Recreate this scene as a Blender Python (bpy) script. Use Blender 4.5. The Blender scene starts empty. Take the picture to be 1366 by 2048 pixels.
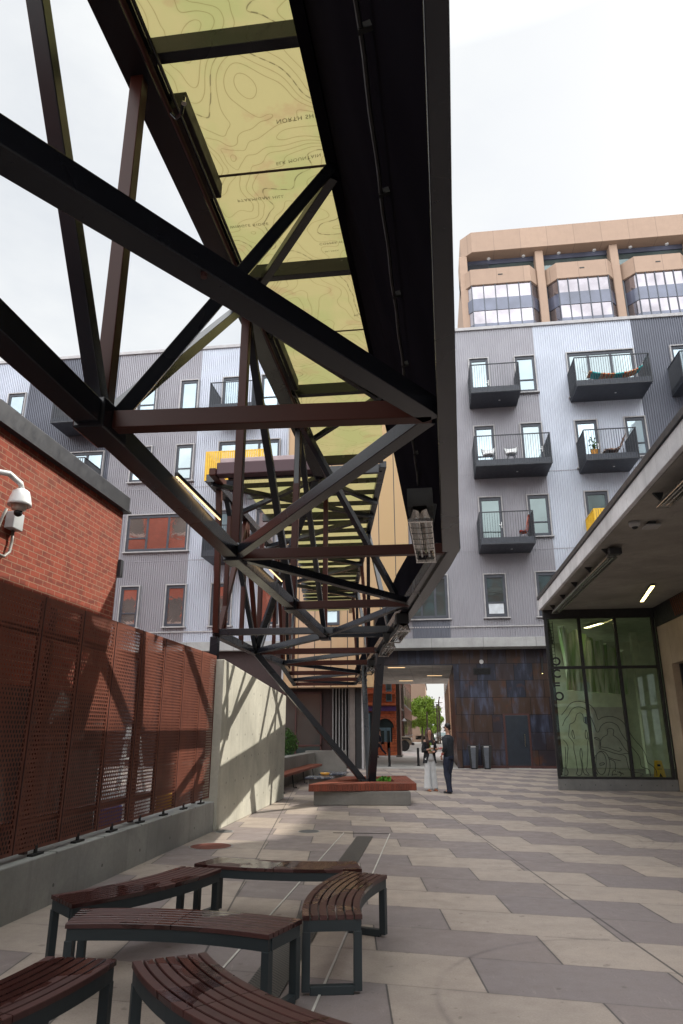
SKY_FILL = 3.0; EXPO = 0.43
import bpy, bmesh, math, random
from mathutils import Vector, Matrix
random.seed(7)
R = math.radians
scene = bpy.context.scene
col = scene.collection
PI = math.pi

# ------------------------------------------------------------------ survey helper
# camera: 24 mm lens, pitched up 17.8 deg, turned 7.4 deg to the left of the courtyard axis (+Y)
CAM_H = 1.62; PITCH = R(17.8); YAW = R(7.4); FPX = 1365.0
_fw = Vector((-math.sin(YAW)*math.cos(PITCH), math.cos(YAW)*math.cos(PITCH), math.sin(PITCH)))
_rt = Vector((math.cos(YAW), math.sin(YAW), 0)); _up = _rt.cross(_fw)
def at(x, y, X=None, Y=None, Z=None):
    """measured point: where the sight line through a photo pixel meets a known real plane"""
    d = _rt*((x-683)/FPX) - _up*((y-1024)/FPX) + _fw
    if X is not None: t = X/d.x
    elif Y is not None: t = Y/d.y
    else: t = (Z-CAM_H)/d.z
    return Vector((d.x*t, d.y*t, CAM_H+d.z*t))

# ------------------------------------------------------------------ object helpers
def tag(o, label=None, cat=None, group=None, kind=None):
    if label: o['label'] = label
    if cat: o['category'] = cat
    if group: o['group'] = group
    if kind: o['kind'] = kind
    return o
def thing(name, label, cat, loc=(0,0,0), group=None):
    o = bpy.data.objects.new(name, None); col.objects.link(o)
    o.location = loc; o.empty_display_size = .2; o['loc0'] = list(loc)
    return tag(o, label, cat, group)
def root_loc(o):
    while o.parent: o = o.parent
    return Vector(o['loc0']) if 'loc0' in o.keys() else Vector(o.location)
def copy_tree(o, parent=None):
    c = o.copy(); col.objects.link(c)
    if parent: c.parent = parent
    for ch in [k for k in bpy.data.objects if k.parent == o]:
        copy_tree(ch, c)
    return c
class MB:
    def __init__(s): s.v = []; s.f = []
    def add(s, vs, fs):
        n = len(s.v); s.v += [Vector(v) for v in vs]; s.f += [tuple(i+n for i in f) for f in fs]; return s
    def box(s, x0, x1, y0, y1, z0, z1):
        v = [(x,y,z) for z in (z0,z1) for y in (y0,y1) for x in (x0,x1)]
        return s.add(v, [(0,2,3,1),(4,5,7,6),(0,1,5,4),(2,6,7,3),(0,4,6,2),(1,3,7,5)])
    def obox(s, c, ax, ay, az):
        c = Vector(c); ax, ay, az = Vector(ax), Vector(ay), Vector(az)
        v = [c+ax*i+ay*j+az*k for k in (-1,1) for j in (-1,1) for i in (-1,1)]
        return s.add(v, [(0,2,3,1),(4,5,7,6),(0,1,5,4),(2,6,7,3),(0,4,6,2),(1,3,7,5)])
    def beam(s, p, q, w=.13, h=None, up=(0,0,1), ext=0):
        p, q = Vector(p), Vector(q); h = h or w
        d = (q-p).normalized(); u = Vector(up)
        if abs(d.dot(u)) > .97: u = Vector((0,1,0))
        sd = d.cross(u).normalized(); u = sd.cross(d).normalized()
        return s.obox((p+q)/2, d*((q-p).length/2+ext), sd*w/2, u*h/2)
    def tube(s, pts, r, n=8, cap=True):
        pts = [Vector(p) for p in pts]; rs = r if isinstance(r, (list, tuple)) else [r]*len(pts)
        rings = []; prev = None
        for i, p in enumerate(pts):
            d = (pts[min(i+1, len(pts)-1)] - pts[max(i-1, 0)]).normalized()
            if prev is None:
                a = Vector((0,0,1)) if abs(d.z) < .9 else Vector((1,0,0))
                u = d.cross(a).normalized()
            else:
                u = (prev - d*prev.dot(d)).normalized()
            prev = u; w = d.cross(u)
            rings.append([p + (u*math.cos(2*PI*k/n) + w*math.sin(2*PI*k/n))*rs[i] for k in range(n)])
        return s.rings(rings, cap)
    def rings(s, rings, cap=True, close=True):
        n = len(rings[0]); vs = [v for r in rings for v in r]; fs = []
        m = n if close else n-1
        for i in range(len(rings)-1):
            for k in range(m):
                a = i*n+k; b = i*n+(k+1) % n
                fs.append((a, b, b+n, a+n))
        if cap and close:
            fs.append(tuple(range(n-1, -1, -1))); fs.append(tuple((len(rings)-1)*n+k for k in range(n)))
        return s.add(vs, fs)
    def lathe(s, c, prof, n=16, axis='z'):
        c = Vector(c); rr = []
        for r, z in prof:
            ring = []
            for k in range(n):
                a = 2*PI*k/n
                if axis == 'z': ring.append(c+Vector((r*math.cos(a), r*math.sin(a), z)))
                elif axis == 'x': ring.append(c+Vector((z, r*math.cos(a), r*math.sin(a))))
                else: ring.append(c+Vector((r*math.sin(a), z, r*math.cos(a))))
            rr.append(ring)
        return s.rings(rr)
    def prism(s, poly, ext):
        ext = Vector(ext); n = len(poly); a = [Vector(p) for p in poly]
        return s.add(a+[p+ext for p in a], [tuple(range(n-1,-1,-1)), tuple(range(n,2*n))] + [(i,(i+1)%n,(i+1)%n+n,i+n) for i in range(n)])
    def quad(s, a, b, c, d): return s.add([a,b,c,d], [(0,1,2,3)])
    def ell(s, c, rx, ry, rz, n=14, m=9, rot=None):
        c = Vector(c); rr = []
        for i in range(m+1):
            t = -PI/2+PI*i/m; e = max(math.cos(t), .02)
            ring = []
            for k in range(n):
                a = 2*PI*k/n; v = Vector((rx*e*math.cos(a), ry*e*math.sin(a), rz*math.sin(t)))
                if rot: v = rot @ v
                ring.append(c+v)
            rr.append(ring)
        return s.rings(rr)
    def build(s, name, m, parent=None, label=None, cat=None, group=None, kind=None, bev=0, smooth=False, recalc=True):
        if parent is not None: off = root_loc(parent)
        else:
            xs = [v.x for v in s.v]; ys = [v.y for v in s.v]; zs = [v.z for v in s.v]
            off = Vector(((min(xs)+max(xs))/2, (min(ys)+max(ys))/2, min(zs)))
        me = bpy.data.meshes.new(name)
        me.from_pydata([v-off for v in s.v], [], s.f)
        if recalc:
            bm = bmesh.new(); bm.from_mesh(me); bmesh.ops.recalc_face_normals(bm, faces=bm.faces); bm.to_mesh(me); bm.free()
        if smooth:
            for p in me.polygons: p.use_smooth = True
        me.materials.append(m)
        o = bpy.data.objects.new(name, me); col.objects.link(o)
        if parent is not None: o.parent = parent
        else: o.location = off
        if bev:
            b = o.modifiers.new('bevel', 'BEVEL'); b.width = bev; b.segments = 2; b.limit_method = 'ANGLE'
        if smooth == 'auto': pass
        return tag(o, label, cat, group, kind)

# ------------------------------------------------------------------ material helpers
class NT:
    def __init__(s, name):
        s.m = bpy.data.materials.new(name); s.m.use_nodes = True; s.t = s.m.node_tree
        s.b = s.t.nodes['Principled BSDF']; s.out = s.t.nodes['Material Output']
    def n(s, typ, **kw):
        x = s.t.nodes.new(typ)
        for k, v in kw.items():
            if k.startswith('_'): setattr(x, k[1:], v)
            else: x.inputs[k.replace('__', ' ')].default_value = v
        return x
    def l(s, a, b): s.t.links.new(a, b)
    def inp(s, x, k, v):
        if hasattr(v, 'is_linked') or hasattr(v, 'links'): s.l(v, x.inputs[k])
        else: x.inputs[k].default_value = v
    def math(s, op, a, b=0.0, c=None):
        x = s.t.nodes.new('ShaderNodeMath'); x.operation = op
        s.inp(x, 0, a); s.inp(x, 1, b)
        if c is not None: s.inp(x, 2, c)
        return x.outputs[0]
    def mix(s, f, a, b, bt='MIX'):
        x = s.t.nodes.new('ShaderNodeMix'); x.data_type = 'RGBA'; x.blend_type = bt
        s.inp(x, 0, f)
        for k, v in ((6, a), (7, b)):
            if isinstance(v, (tuple, list)): x.inputs[k].default_value = (*v[:3], 1)
            else: s.l(v, x.inputs[k])
        return x.outputs[2]
    def pos(s, obj=True):
        if obj: return s.t.nodes.new('ShaderNodeTexCoord').outputs['Object']
        return s.t.nodes.new('ShaderNodeNewGeometry').outputs['Position']
    def noise(s, vec, scale=5, detail=4, rough=.55, dist=0):
        x = s.n('ShaderNodeTexNoise', Scale=scale, Detail=detail, Roughness=rough, Distortion=dist); s.l(vec, x.inputs['Vector'])
        return x.outputs['Fac']
    def ramp(s, f, lo, hi, a=0.0, b=1.0):
        x = s.t.nodes.new('ShaderNodeMapRange'); x.clamp = True
        s.inp(x, 0, f); x.inputs[1].default_value = lo; x.inputs[2].default_value = hi; x.inputs[3].default_value = a; x.inputs[4].default_value = b
        return x.outputs[0]
    def scale(s, vec, sc):
        x = s.t.nodes.new('ShaderNodeMapping'); x.inputs['Scale'].default_value = sc; s.l(vec, x.inputs['Vector']); return x.outputs[0]
    def sep(s, vec):
        x = s.t.nodes.new('ShaderNodeSeparateXYZ'); s.l(vec, x.inputs[0]); return x.outputs
    def comb(s, a, b, c=0.0):
        x = s.t.nodes.new('ShaderNodeCombineXYZ')
        for i, v in enumerate((a, b, c)): s.inp(x, i, v)
        return x.outputs[0]
    def bump(s, h, strength=.3, dist=.01):
        x = s.n('ShaderNodeBump', Strength=strength, Distance=dist); s.l(h, x.inputs['Height']); s.l(x.outputs[0], s.b.inputs['Normal'])
    def col(s, v):
        if isinstance(v, (tuple, list)): s.b.inputs['Base Color'].default_value = (*v[:3], 1)
        else: s.l(v, s.b.inputs['Base Color'])
    def set(s, **kw):
        for k, v in kw.items(): s.inp(s.b, {'rough': 'Roughness', 'metal': 'Metallic', 'spec': 'Specular IOR Level', 'ior': 'IOR', 'coat': 'Coat Weight', 'em': 'Emission Strength', 'coatr': 'Coat Roughness'}[k], v)

def m_plain(name, c, rough=.5, metal=0, var=.15, sc=4, bump=.1, coat=0, spec=.5):
    n = NT(name); p = n.pos(); f = n.noise(p, sc, 5)
    lo = tuple(x*(1-var) for x in c); hi = tuple(min(1, x*(1+var)) for x in c)
    n.col(n.mix(n.ramp(f, .3, .7), lo, hi))
    n.set(rough=n.ramp(n.noise(p, sc*2.3, 3), .3, .7, max(.03, rough*.85), min(1, rough*1.15)), metal=metal, coat=coat, spec=spec)
    if bump: n.bump(n.noise(p, sc*14, 3), bump, .004)
    return n.m
def m_emit(name, c, s):
    n = NT(name); n.col(c); n.b.inputs['Emission Color'].default_value = (*c, 1); n.set(em=s); return n.m

def m_concrete(name, c, holes=None, axis='x', boards=0, stain=.35, rough=.75, mott=1.0):
    """cast concrete: mottling, vertical stains, form-tie holes on a grid (holes = (du, dv, r, u0, v0))"""
    n = NT(name); p = n.pos(False); X, Y, Z = n.sep(p)
    u = Y if axis == 'x' else X
    v = Z if axis != 'z' else Y
    big = n.noise(p, .9, 6, .6, .3); fine = n.noise(p, 22, 5, .65)
    a = tuple(x*(1-.28*mott) for x in c); b = tuple(min(1, x*(1+.18*mott)) for x in c)
    cc = n.mix(n.ramp(big, .32, .68), a, b)
    cc = n.mix(n.ramp(fine, .35, .7, 0, .35), cc, tuple(x*.7 for x in c))
    st = n.noise(n.scale(p, (2.4, 2.4, .16)), 1.6, 5, .7)
    cc = n.mix(n.ramp(st, .52, .78, 0, stain), cc, tuple(x*.38 for x in c))
    blots = n.noise(p, 2.6, 3, .6, 1.2)
    cc = n.mix(n.ramp(blots, .63, .7, 0, stain*.7), cc, tuple(x*.6 for x in c))
    h = fine
    if boards:
        q = n.math('FRACT', n.math('DIVIDE', u, boards))
        g = n.math('LESS_THAN', q, .02)
        cc = n.mix(n.math('MULTIPLY', g, .55), cc, tuple(x*.4 for x in c))
        bi = n.math('FLOOR', n.math('DIVIDE', u, boards))
        wn = n.n('ShaderNodeTexWhiteNoise', _noise_dimensions='1D'); n.l(bi, wn.inputs['W'])
        cc = n.mix(n.math('MULTIPLY', wn.outputs[0], .22), cc, tuple(x*.6 for x in c))
    if holes:
        du, dv, r, u0, v0 = holes
        fu = n.math('SUBTRACT', n.math('FRACT', n.math('DIVIDE', n.math('SUBTRACT', u, u0), du)), .5)
        fv = n.math('SUBTRACT', n.math('FRACT', n.math('DIVIDE', n.math('SUBTRACT', v, v0), dv)), .5)
        d = n.math('SQRT', n.math('ADD', n.math('POWER', n.math('MULTIPLY', fu, du), 2), n.math('POWER', n.math('MULTIPLY', fv, dv), 2)))
        hm = n.math('LESS_THAN', d, r)
        cc = n.mix(n.math('MULTIPLY', hm, .8), cc, tuple(x*.22 for x in c))
        h = n.math('SUBTRACT', fine, n.math('MULTIPLY', hm, 1.5))
    n.col(cc); n.set(rough=rough); n.bump(h, .35, .006)
    return n.m

def m_brick(name, c1, c2, mortar, axis='x', bw=.205, rh=.076, mw=.006, rough=.85):
    n = NT(name); p = n.pos(False); X, Y, Z = n.sep(p)
    vec = n.comb(Y if axis == 'x' else X, Z, 0.0)
    b = n.n('ShaderNodeTexBrick', Scale=1.0, Mortar__Size=mw, Mortar__Smooth=.15, Bias=0.0, Brick__Width=bw, Row__Height=rh)
    b.inputs['Color1'].default_value = (*c1, 1); b.inputs['Color2'].default_value = (*c2, 1); b.inputs['Mortar'].default_value = (*mortar, 1)
    n.l(vec, b.inputs['Vector'])
    f = n.noise(p, 28, 5, .65); g = n.noise(p, 1.2, 4)
    wb = n.noise(n.scale(p, (2.2, 2.2, 6.0)), 2.0, 2, .4)
    cc = n.mix(n.ramp(f, .3, .75, 0, .35), b.outputs['Color'], tuple(x*.45 for x in c1))
    cc = n.mix(n.math('MULTIPLY', n.ramp(wb, .5, .62), n.math('SUBTRACT', .55, n.math('MULTIPLY', b.outputs['Fac'], .55))), cc, tuple(x*.42 for x in c2))
    cc = n.mix(n.ramp(g, .58, .8, 0, .2), cc, tuple(min(1, x*1.1) for x in mortar), 'MIX')
    n.col(cc); n.set(rough=rough)
    n.bump(n.math('ADD', n.math('MULTIPLY', b.outputs['Fac'], -1), n.math('MULTIPLY', f, .4)), .6, .006)
    return n.m

def m_steel(name, c, rough=.3, dirt=.25, spec=.32):
    n = NT(name); p = n.pos(False)
    f = n.noise(p, 1.1, 3, .5); s = n.noise(p, 26, 3, .6)
    cc = n.mix(n.ramp(f, .35, .7, 0, .5), c, tuple(x*1.5+.002 for x in c))
    cc = n.mix(n.ramp(s, .66, .74, 0, dirt), cc, tuple(x*2.2+.006 for x in c))
    n.col(cc); n.set(rough=n.ramp(f, .3, .7, rough*.92, rough*1.15), spec=spec)
    n.bump(n.noise(p, 60, 2), .05, .002)
    return n.m

M = {}
M['steel_black'] = m_steel('black_painted_steel', (.0135, .0150, .0200), .25, .2, .45)
M['steel_gloss'] = m_steel('glossy_black_cladding', (.0085, .0085, .0120), .3, .1, 0.0)
M['steel_brown'] = m_steel('brown_black_steel', (.044, .0105, .0065), .40, .25, .22)
M['steel_grey'] = m_steel('graphite_frame_paint', (.028, .036, .040), .42, .15)
M['coping'] = m_plain('dark_coping_metal', (.026, .029, .037), .45, .1)
M['frame'] = m_plain('anthracite_window_frame', (.040, .046, .062), .45)
M['light_trim'] = m_plain('light_metal_trim', (.36, .35, .355), .5)
M['white'] = m_plain('off_white_paint', (.72, .73, .73), .4)
M['yellow'] = m_plain('yellow_painted_metal', (.72, .43, .02), .45)
M['orange'] = m_plain('orange_plastic', (.85, .13, .01), .4)
M['black'] = m_plain('matt_black', (.012, .012, .013), .6)
M['chrome'] = m_plain('polished_metal', (.65, .63, .6), .18, 1, bump=0)
M['conc_low'] = m_concrete('kerb_wall_concrete', (.34, .345, .33), (1.05, .3, .018, .3, .02), stain=.5)
M['conc_tall'] = m_concrete('tall_wall_concrete', (.52, .51, .435), (.62, .41, .022, .1, .12), boards=.62, stain=.22)
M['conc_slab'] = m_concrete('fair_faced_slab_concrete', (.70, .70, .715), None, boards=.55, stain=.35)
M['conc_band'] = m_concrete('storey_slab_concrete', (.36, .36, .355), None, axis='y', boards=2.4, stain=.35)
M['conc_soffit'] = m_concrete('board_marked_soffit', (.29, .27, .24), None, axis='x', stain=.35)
M['conc_warm'] = m_concrete('warm_panel_concrete', (.42, .33, .23), None, boards=1.3, stain=.3)
M['conc_base'] = m_concrete('planter_base_concrete', (.20, .19, .175), None, axis='y', stain=.25)
M['conc_plinth'] = m_concrete('plinth_concrete', (.20, .20, .195), (.42, .3, .014, .1, .0), axis='y', stain=.25)
M['brick_red'] = m_brick('red_brick', (.285, .046, .018), (.205, .030, .012), (.30, .175, .11), mw=.0055)
M['brick_red_y'] = m_brick('red_brick_end', (.285, .046, .018), (.205, .030, .012), (.30, .175, .11), axis='y')
M['brick_orange'] = m_brick('orange_stone', (.60, .155, .055), (.50, .115, .045), (.28, .07, .035), axis='y', bw=1.4, rh=.28, mw=.02)
M['brick_dark'] = m_brick('dark_red_brick', (.20, .045, .030), (.15, .034, .022), (.22, .12, .09))
M['brick_pink'] = m_brick('pale_pink_brick', (.42, .22, .17), (.36, .18, .14), (.4, .28, .22))
M['brick_refl'] = m_brick('warehouse_brick', (.42, .085, .04), (.36, .07, .03), (.36, .18, .12), axis='y', bw=.4, rh=.16)
M['tan_stone'] = m_concrete('tan_tower_stone', (.30, .205, .150), None, axis='y', boards=3.5, stain=.14, mott=.25)
M['tan_stone2'] = m_concrete('tan_annex_stone', (.40, .26, .17), None, axis='x', stain=.2, mott=.4)
M['fill_white'] = m_concrete('fill_white_wall', (.78, .78, .77), None, axis='x', stain=.1, mott=.3)  # white chosen so the added block throws fill light into the plaza

# corrugated facade colours (real ribs are modelled)
for k, c in dict(panel_light=(.46, .49, .56), panel_mid=(.275, .268, .295), panel_dark=(.105, .112, .140)).items():
    M[k] = m_plain(k.replace('panel', 'corrugated_panel'), c, .45, .2, .09, .5, 0)

def m_tan_panel():
    n = NT('tan_wood_look_panel'); p = n.pos(False); X, Y, Z = n.sep(p)
    i = n.math('FLOOR', n.math('DIVIDE', X, .78))
    wn = n.n('ShaderNodeTexWhiteNoise', _noise_dimensions='1D'); n.l(i, wn.inputs['W'])
    g = n.noise(n.scale(p, (5, 5, .12)), 1.2, 4, .5)
    cc = n.mix(wn.outputs[0], (.40, .265, .115), (.45, .30, .20))
    cc = n.mix(n.ramp(g, .35, .7, 0, .4), cc, (.42, .24, .12))
    fr = n.math('LESS_THAN', n.math('FRACT', n.math('DIVIDE', X, .78)), .05)
    n.col(n.mix(fr, cc, (.02, .018, .02))); n.set(rough=.5); return n.m
M['tan_panel'] = m_tan_panel()

def m_glass(name, tint, refl=.55, rough=.03):
    n = NT(name); p = n.pos(False)
    n.col(n.mix(n.ramp(n.noise(p, .35, 3), .35, .7), tuple(x*.6 for x in tint), tint))
    n.set(rough=rough, metal=refl, spec=.8, ior=1.6)
    w = n.noise(p, 1.4, 3, .5, 1.0); n.bump(w, .09, .03)
    return n.m
M['glass_sky'] = m_glass('window_glass_sky', (.42, .52, .58))
M['glass_pale'] = m_glass('window_glass_pale_blind', (.50, .62, .66), .25)
M['glass_dark'] = m_glass('window_glass_dark', (.13, .17, .17), .6)
M['glass_red'] = m_glass('window_glass_warm', (.62, .46, .42), .85)
M['blind'] = m_plain('white_roller_blind', (.62,.66,.70), .6, bump=0)
M['glass_tower'] = m_glass('tower_glass', (.40, .37, .40), .85)
M['spandrel'] = m_glass('blue_spandrel_glass', (.10, .11, .16), .3, .15)

def m_room_glass():
    n = NT('storefront_glass'); t = n.n('ShaderNodeBsdfTransparent', Color=(.80, .87, .76, 1)); g = n.n('ShaderNodeBsdfGlossy', Roughness=.015, Color=(.85, .95, .88, 1))
    lw = n.n('ShaderNodeLayerWeight', Blend=.35); mx = n.t.nodes.new('ShaderNodeMixShader')
    n.l(n.ramp(lw.outputs['Fresnel'], 0, 1, .03, .85), mx.inputs[0]); n.l(t.outputs[0], mx.inputs[1]); n.l(g.outputs[0], mx.inputs[2])
    n.l(mx.outputs[0], n.out.inputs[0]); return n.m
M['room_glass'] = m_room_glass()

def m_wood(name, c, wet=True, rough=.45):
    n = NT(name); p = n.pos(False); q = n.pos()
    g = n.noise(n.scale(q, (3, 3, 3)), 6, 6, .7, 1.5); f = n.noise(n.scale(q, (40, 40, 40)), 1.0, 3)
    isl = n.t.nodes.new('ShaderNodeNewGeometry').outputs['Random Per Island']
    cc = n.mix(n.ramp(g, .3, .7), tuple(x*.55 for x in c), tuple(x*1.4 for x in c))
    cc = n.mix(n.math('MULTIPLY', isl, .5), cc, tuple(x*y for x, y in zip(c, (2.1, 1.7, 1.5))))
    cc = n.mix(n.ramp(f, .4, .7, 0, .3), cc, tuple(x*1.7 for x in c))
    if wet:
        w = n.ramp(n.noise(p, 2.1, 3, .5, .6), .50, .54)
        cc = n.mix(n.math('MULTIPLY', w, .6), cc, tuple(x*.35 for x in c))
        n.set(rough=n.math('ADD', n.math('MULTIPLY', w, -.34), .42))
    else: n.set(rough=rough)
    n.col(cc); n.bump(f, .12, .003); return n.m
M['ipe'] = m_wood('ipe_bench_wood', (.047, .020, .019))
M['ipe_red'] = m_wood('red_brown_deck_wood', (.135, .034, .018), False, .55)

def m_perf():
    n = NT('perforated_rust_panel'); p = n.pos(False); X, Y, Z = n.sep(p)
    pu, pv = .0490, .0420
    row = n.math('FLOOR', n.math('DIVIDE', Z, pv))
    off = n.math('MULTIPLY', n.math('FLOORED_MODULO', row, 2.0), .5)
    fu = n.math('SUBTRACT', n.math('FRACT', n.math('ADD', n.math('DIVIDE', Y, pu), off)), .5)
    fv = n.math('SUBTRACT', n.math('FRACT', n.math('DIVIDE', Z, pv)), .5)
    d = n.math('SQRT', n.math('ADD', n.math('POWER', n.math('MULTIPLY', fu, pu), 2), n.math('POWER', n.math('MULTIPLY', fv, pv), 2)))
    # hole size swells and shrinks in soft waves over the screen
    wv = n.noise(n.scale(p, (0, 1.3, .5)), 1.0, 1, .4)
    pf = n.math('FRACT', n.math('DIVIDE', n.math('SUBTRACT', Y, 12.30), .83))
    rad = n.math('ADD', n.ramp(pf, 0, 1, .0130, .0200), n.ramp(wv, .35, .65, -.0025, .003))
    hole = n.math('LESS_THAN', d, rad)
    inb = n.math('MULTIPLY', n.math('GREATER_THAN', pf, .045), n.math('LESS_THAN', pf, .955))
    inz = n.math('MULTIPLY', n.math('GREATER_THAN', Z, .56), n.math('LESS_THAN', Z, 2.88))
    hole = n.math('MULTIPLY', hole, n.math('MULTIPLY', inb, inz))
    f = n.noise(p, 3, 5, .6); s = n.noise(n.scale(p, (3, 3, .3)), 4, 4)
    cc = n.mix(n.ramp(f, .3, .7), (.135, .036, .020), (.190, .056, .031))
    cc = n.mix(n.ramp(s, .5, .75, 0, .4), cc, (.07, .02, .013))
    n.col(cc); n.set(rough=.55)
    t = n.n('ShaderNodeBsdfTransparent'); mx = n.t.nodes.new('ShaderNodeMixShader')
    n.l(hole, mx.inputs[0]); n.l(n.b.outputs[0], mx.inputs[1]); n.l(t.outputs[0], mx.inputs[2]); n.l(mx.outputs[0], n.out.inputs[0])
    return n.m
M['perf'] = m_perf()

def m_map():
    """translucent printed map sheet: contour lines, trails, woods"""
    n = NT('printed_map_sheet'); p = n.pos(False); X, Y, Z = n.sep(p); v = n.comb(X, Y, 0.0)
    bands = 24.0; e = .01
    def hh(dx, dy):
        vv = n.comb(n.math('ADD', X, dx), n.math('ADD', Y, dy), 0.0); return n.noise(vv, 1.0, 2, .42, .35)
    h = hh(0, 0); gx = n.math('SUBTRACT', hh(e, 0), h); gy = n.math('SUBTRACT', hh(0, e), h)
    gr_ = n.math('DIVIDE', n.math('SQRT', n.math('ADD', n.math('POWER', gx, 2), n.math('POWER', gy, 2))), e)
    f_ = n.math('ABSOLUTE', n.math('SUBTRACT', n.math('FRACT', n.math('MULTIPLY', h, bands)), .5))
    dist = n.math('DIVIDE', n.math('DIVIDE', f_, bands), n.math('MAXIMUM', gr_, .02))
    ln = n.ramp(dist, .0018, .0042, 1, 0)
    f2 = n.math('ABSOLUTE', n.math('SUBTRACT', h, .52))
    trl = n.ramp(n.math('DIVIDE', f2, n.math('MAXIMUM', gr_, .02)), .003, .006, 1, 0)
    dash = n.math('GREATER_THAN', n.math('FRACT', n.math('MULTIPLY', n.math('ADD', Y, X), 9)), .4)
    trl = n.math('MULTIPLY', trl, dash)
    pk = n.ramp(n.noise(v, 2.6, 4, .6), .58, .64)
    gr = n.ramp(n.noise(v, 1.1, 4, .55), .48, .6)
    base = n.mix(n.math('MULTIPLY', gr, .55), (.50, .47, .325), (.43, .455, .285))
    base = n.mix(n.math('MULTIPLY', pk, .35), base, (.46, .36, .27))
    base = n.mix(n.math('MULTIPLY', ln, .42), base, (.22, .165, .09))
    base = n.mix(n.math('MULTIPLY', trl, .5), base, (.13, .115, .09))
    d = n.n('ShaderNodeBsdfDiffuse'); t = n.n('ShaderNodeBsdfTranslucent'); mx = n.t.nodes.new('ShaderNodeMixShader'); mx.inputs[0].default_value = .85
    n.l(base, d.inputs[0]); n.l(base, t.inputs[0]); n.l(d.outputs[0], mx.inputs[1]); n.l(t.outputs[0], mx.inputs[2]); n.l(mx.outputs[0], n.out.inputs[0])
    return n.m
M['map'] = m_map()
M['map_ink'] = m_plain('map_lettering_ink', (.19, .165, .095), .8, bump=0)

def m_paving():
    n = NT('two_tone_slab_paving'); p = n.pos(False); X, Y, Z = n.sep(p)
    v = n.math('DIVIDE', n.math('SUBTRACT', n.math('ADD', Y, n.math('MULTIPLY', X, .12)), 5.29), .717)
    r = n.math('ADD', n.math('FLOOR', v), 1.0); fv = n.math('FRACT', v)
    xe = n.math('ADD', n.math('ADD', n.math('MULTIPLY', r, .58), -.39), n.math('MULTIPLY', n.math('SUBTRACT', 1.0, fv), .09))
    t = n.math('DIVIDE', n.math('SUBTRACT', X, xe), 1.37)
    k = n.math('FLOOR', t); ft = n.math('FRACT', t)
    par = n.math('FLOORED_MODULO', n.math('ADD', k, r), 2.0)
    wn = n.n('ShaderNodeTexWhiteNoise', _noise_dimensions='2D'); n.l(n.comb(k, r), wn.inputs['Vector'])
    cc = n.mix(par, (.455, .378, .318), (.240, .204, .203))
    cc = n.mix(n.math('MULTIPLY', wn.outputs[0], .5), cc, n.mix(par, (.35, .30, .265), (.285, .232, .215)))
    mot = n.noise(p, 3.2, 6, .62); fine = n.noise(p, 70, 4, .7); big = n.noise(p, .33, 4, .6)
    cc = n.mix(n.ramp(mot, .38, .72, 0, .32), cc, (.20, .165, .145))
    cc = n.mix(n.ramp(fine, .35, .7, 0, .30), cc, (.10, .09, .085))
    scr = n.noise(n.scale(p, (6, 1.2, 1)), 3.0, 6, .75, .8)
    cc = n.mix(n.ramp(scr, .60, .74, 0, .28), cc, (.55, .48, .42))
    edge = n.ramp(n.math('MINIMUM', n.math('MULTIPLY', n.math('MINIMUM', ft, n.math('SUBTRACT', 1.0, ft)), 1.37), n.math('MULTIPLY', n.math('MINIMUM', fv, n.math('SUBTRACT', 1.0, fv)), .717)), 0, .035, 1, 0)
    cc = n.mix(n.math('MULTIPLY', n.math('MULTIPLY', edge, n.ramp(mot, .4, .6)), .35), cc, (.13, .11, .10))
    cc = n.mix(n.ramp(big, .45, .75, 0, .3), cc, (.17, .15, .145))
    spots = n.math('MAXIMUM', n.ramp(n.noise(p, 9, 2, .4), .70, .75), n.ramp(n.noise(p, 31, 2, .4), .72, .76))
    cc = n.mix(n.math('MULTIPLY', spots, .42), cc, (.08, .065, .055))
    # joints
    jd = n.math('MULTIPLY', n.math('MINIMUM', ft, n.math('SUBTRACT', 1.0, ft)), 1.37)
    rd = n.math('MULTIPLY', n.math('MINIMUM', fv, n.math('SUBTRACT', 1.0, fv)), .717)
    j = n.math('LESS_THAN', jd, .0065); j2 = n.math('MULTIPLY', n.math('LESS_THAN', rd, .0045), .55)
    s1 = n.math('ABSOLUTE', n.math('SUBTRACT', X, n.math('ADD', 2.4913, n.math('MULTIPLY', Y, -.1483))))
    s2 = n.math('ABSOLUTE', n.math('SUBTRACT', X, n.math('ADD', -.9214, n.math('MULTIPLY', Y, -.153))))
    sm = n.math('MAXIMUM', n.math('LESS_THAN', s1, .010), n.math('LESS_THAN', s2, .009))
    jj = n.math('MAXIMUM', n.math('MAXIMUM', j, j2), sm)
    cc = n.mix(n.math('MULTIPLY', jj, .85), cc, (.05, .045, .045))
    # tyre scuffs: thin partial rings rubbed into the slabs
    for cx, cy, rr in ((1.35, 5.2, 1.40), (1.5, 12.6, 1.85), (1.2, 13.0, 2.55), (.9, 12.2, 2.2)):
        dd = n.math('SQRT', n.math('ADD', n.math('POWER', n.math('SUBTRACT', X, cx), 2), n.math('POWER', n.math('SUBTRACT', Y, cy), 2)))
        e = n.ramp(n.math('ABSOLUTE', n.math('SUBTRACT', dd, rr)), .0, .035, 1, 0)
        g = n.ramp(n.noise(p, 1.3, 3), .42, .62)
        if cx > 1.3: side = n.math('MULTIPLY', n.math('LESS_THAN', X, cx), 1.0) if cy < 6 else n.math('GREATER_THAN', X, cx)
        else: side = n.math('GREATER_THAN', X, cx)
        cc = n.mix(n.math('MULTIPLY', n.math('MULTIPLY', e, g), n.math('MULTIPLY', side, .38)), cc, (.06, .05, .055))
    n.col(cc); n.set(rough=n.ramp(mot, .3, .7, .42, .68))
    n.bump(n.math('SUBTRACT', n.math('MULTIPLY', fine, .35), jj), .3, .004)
    return n.m
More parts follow.
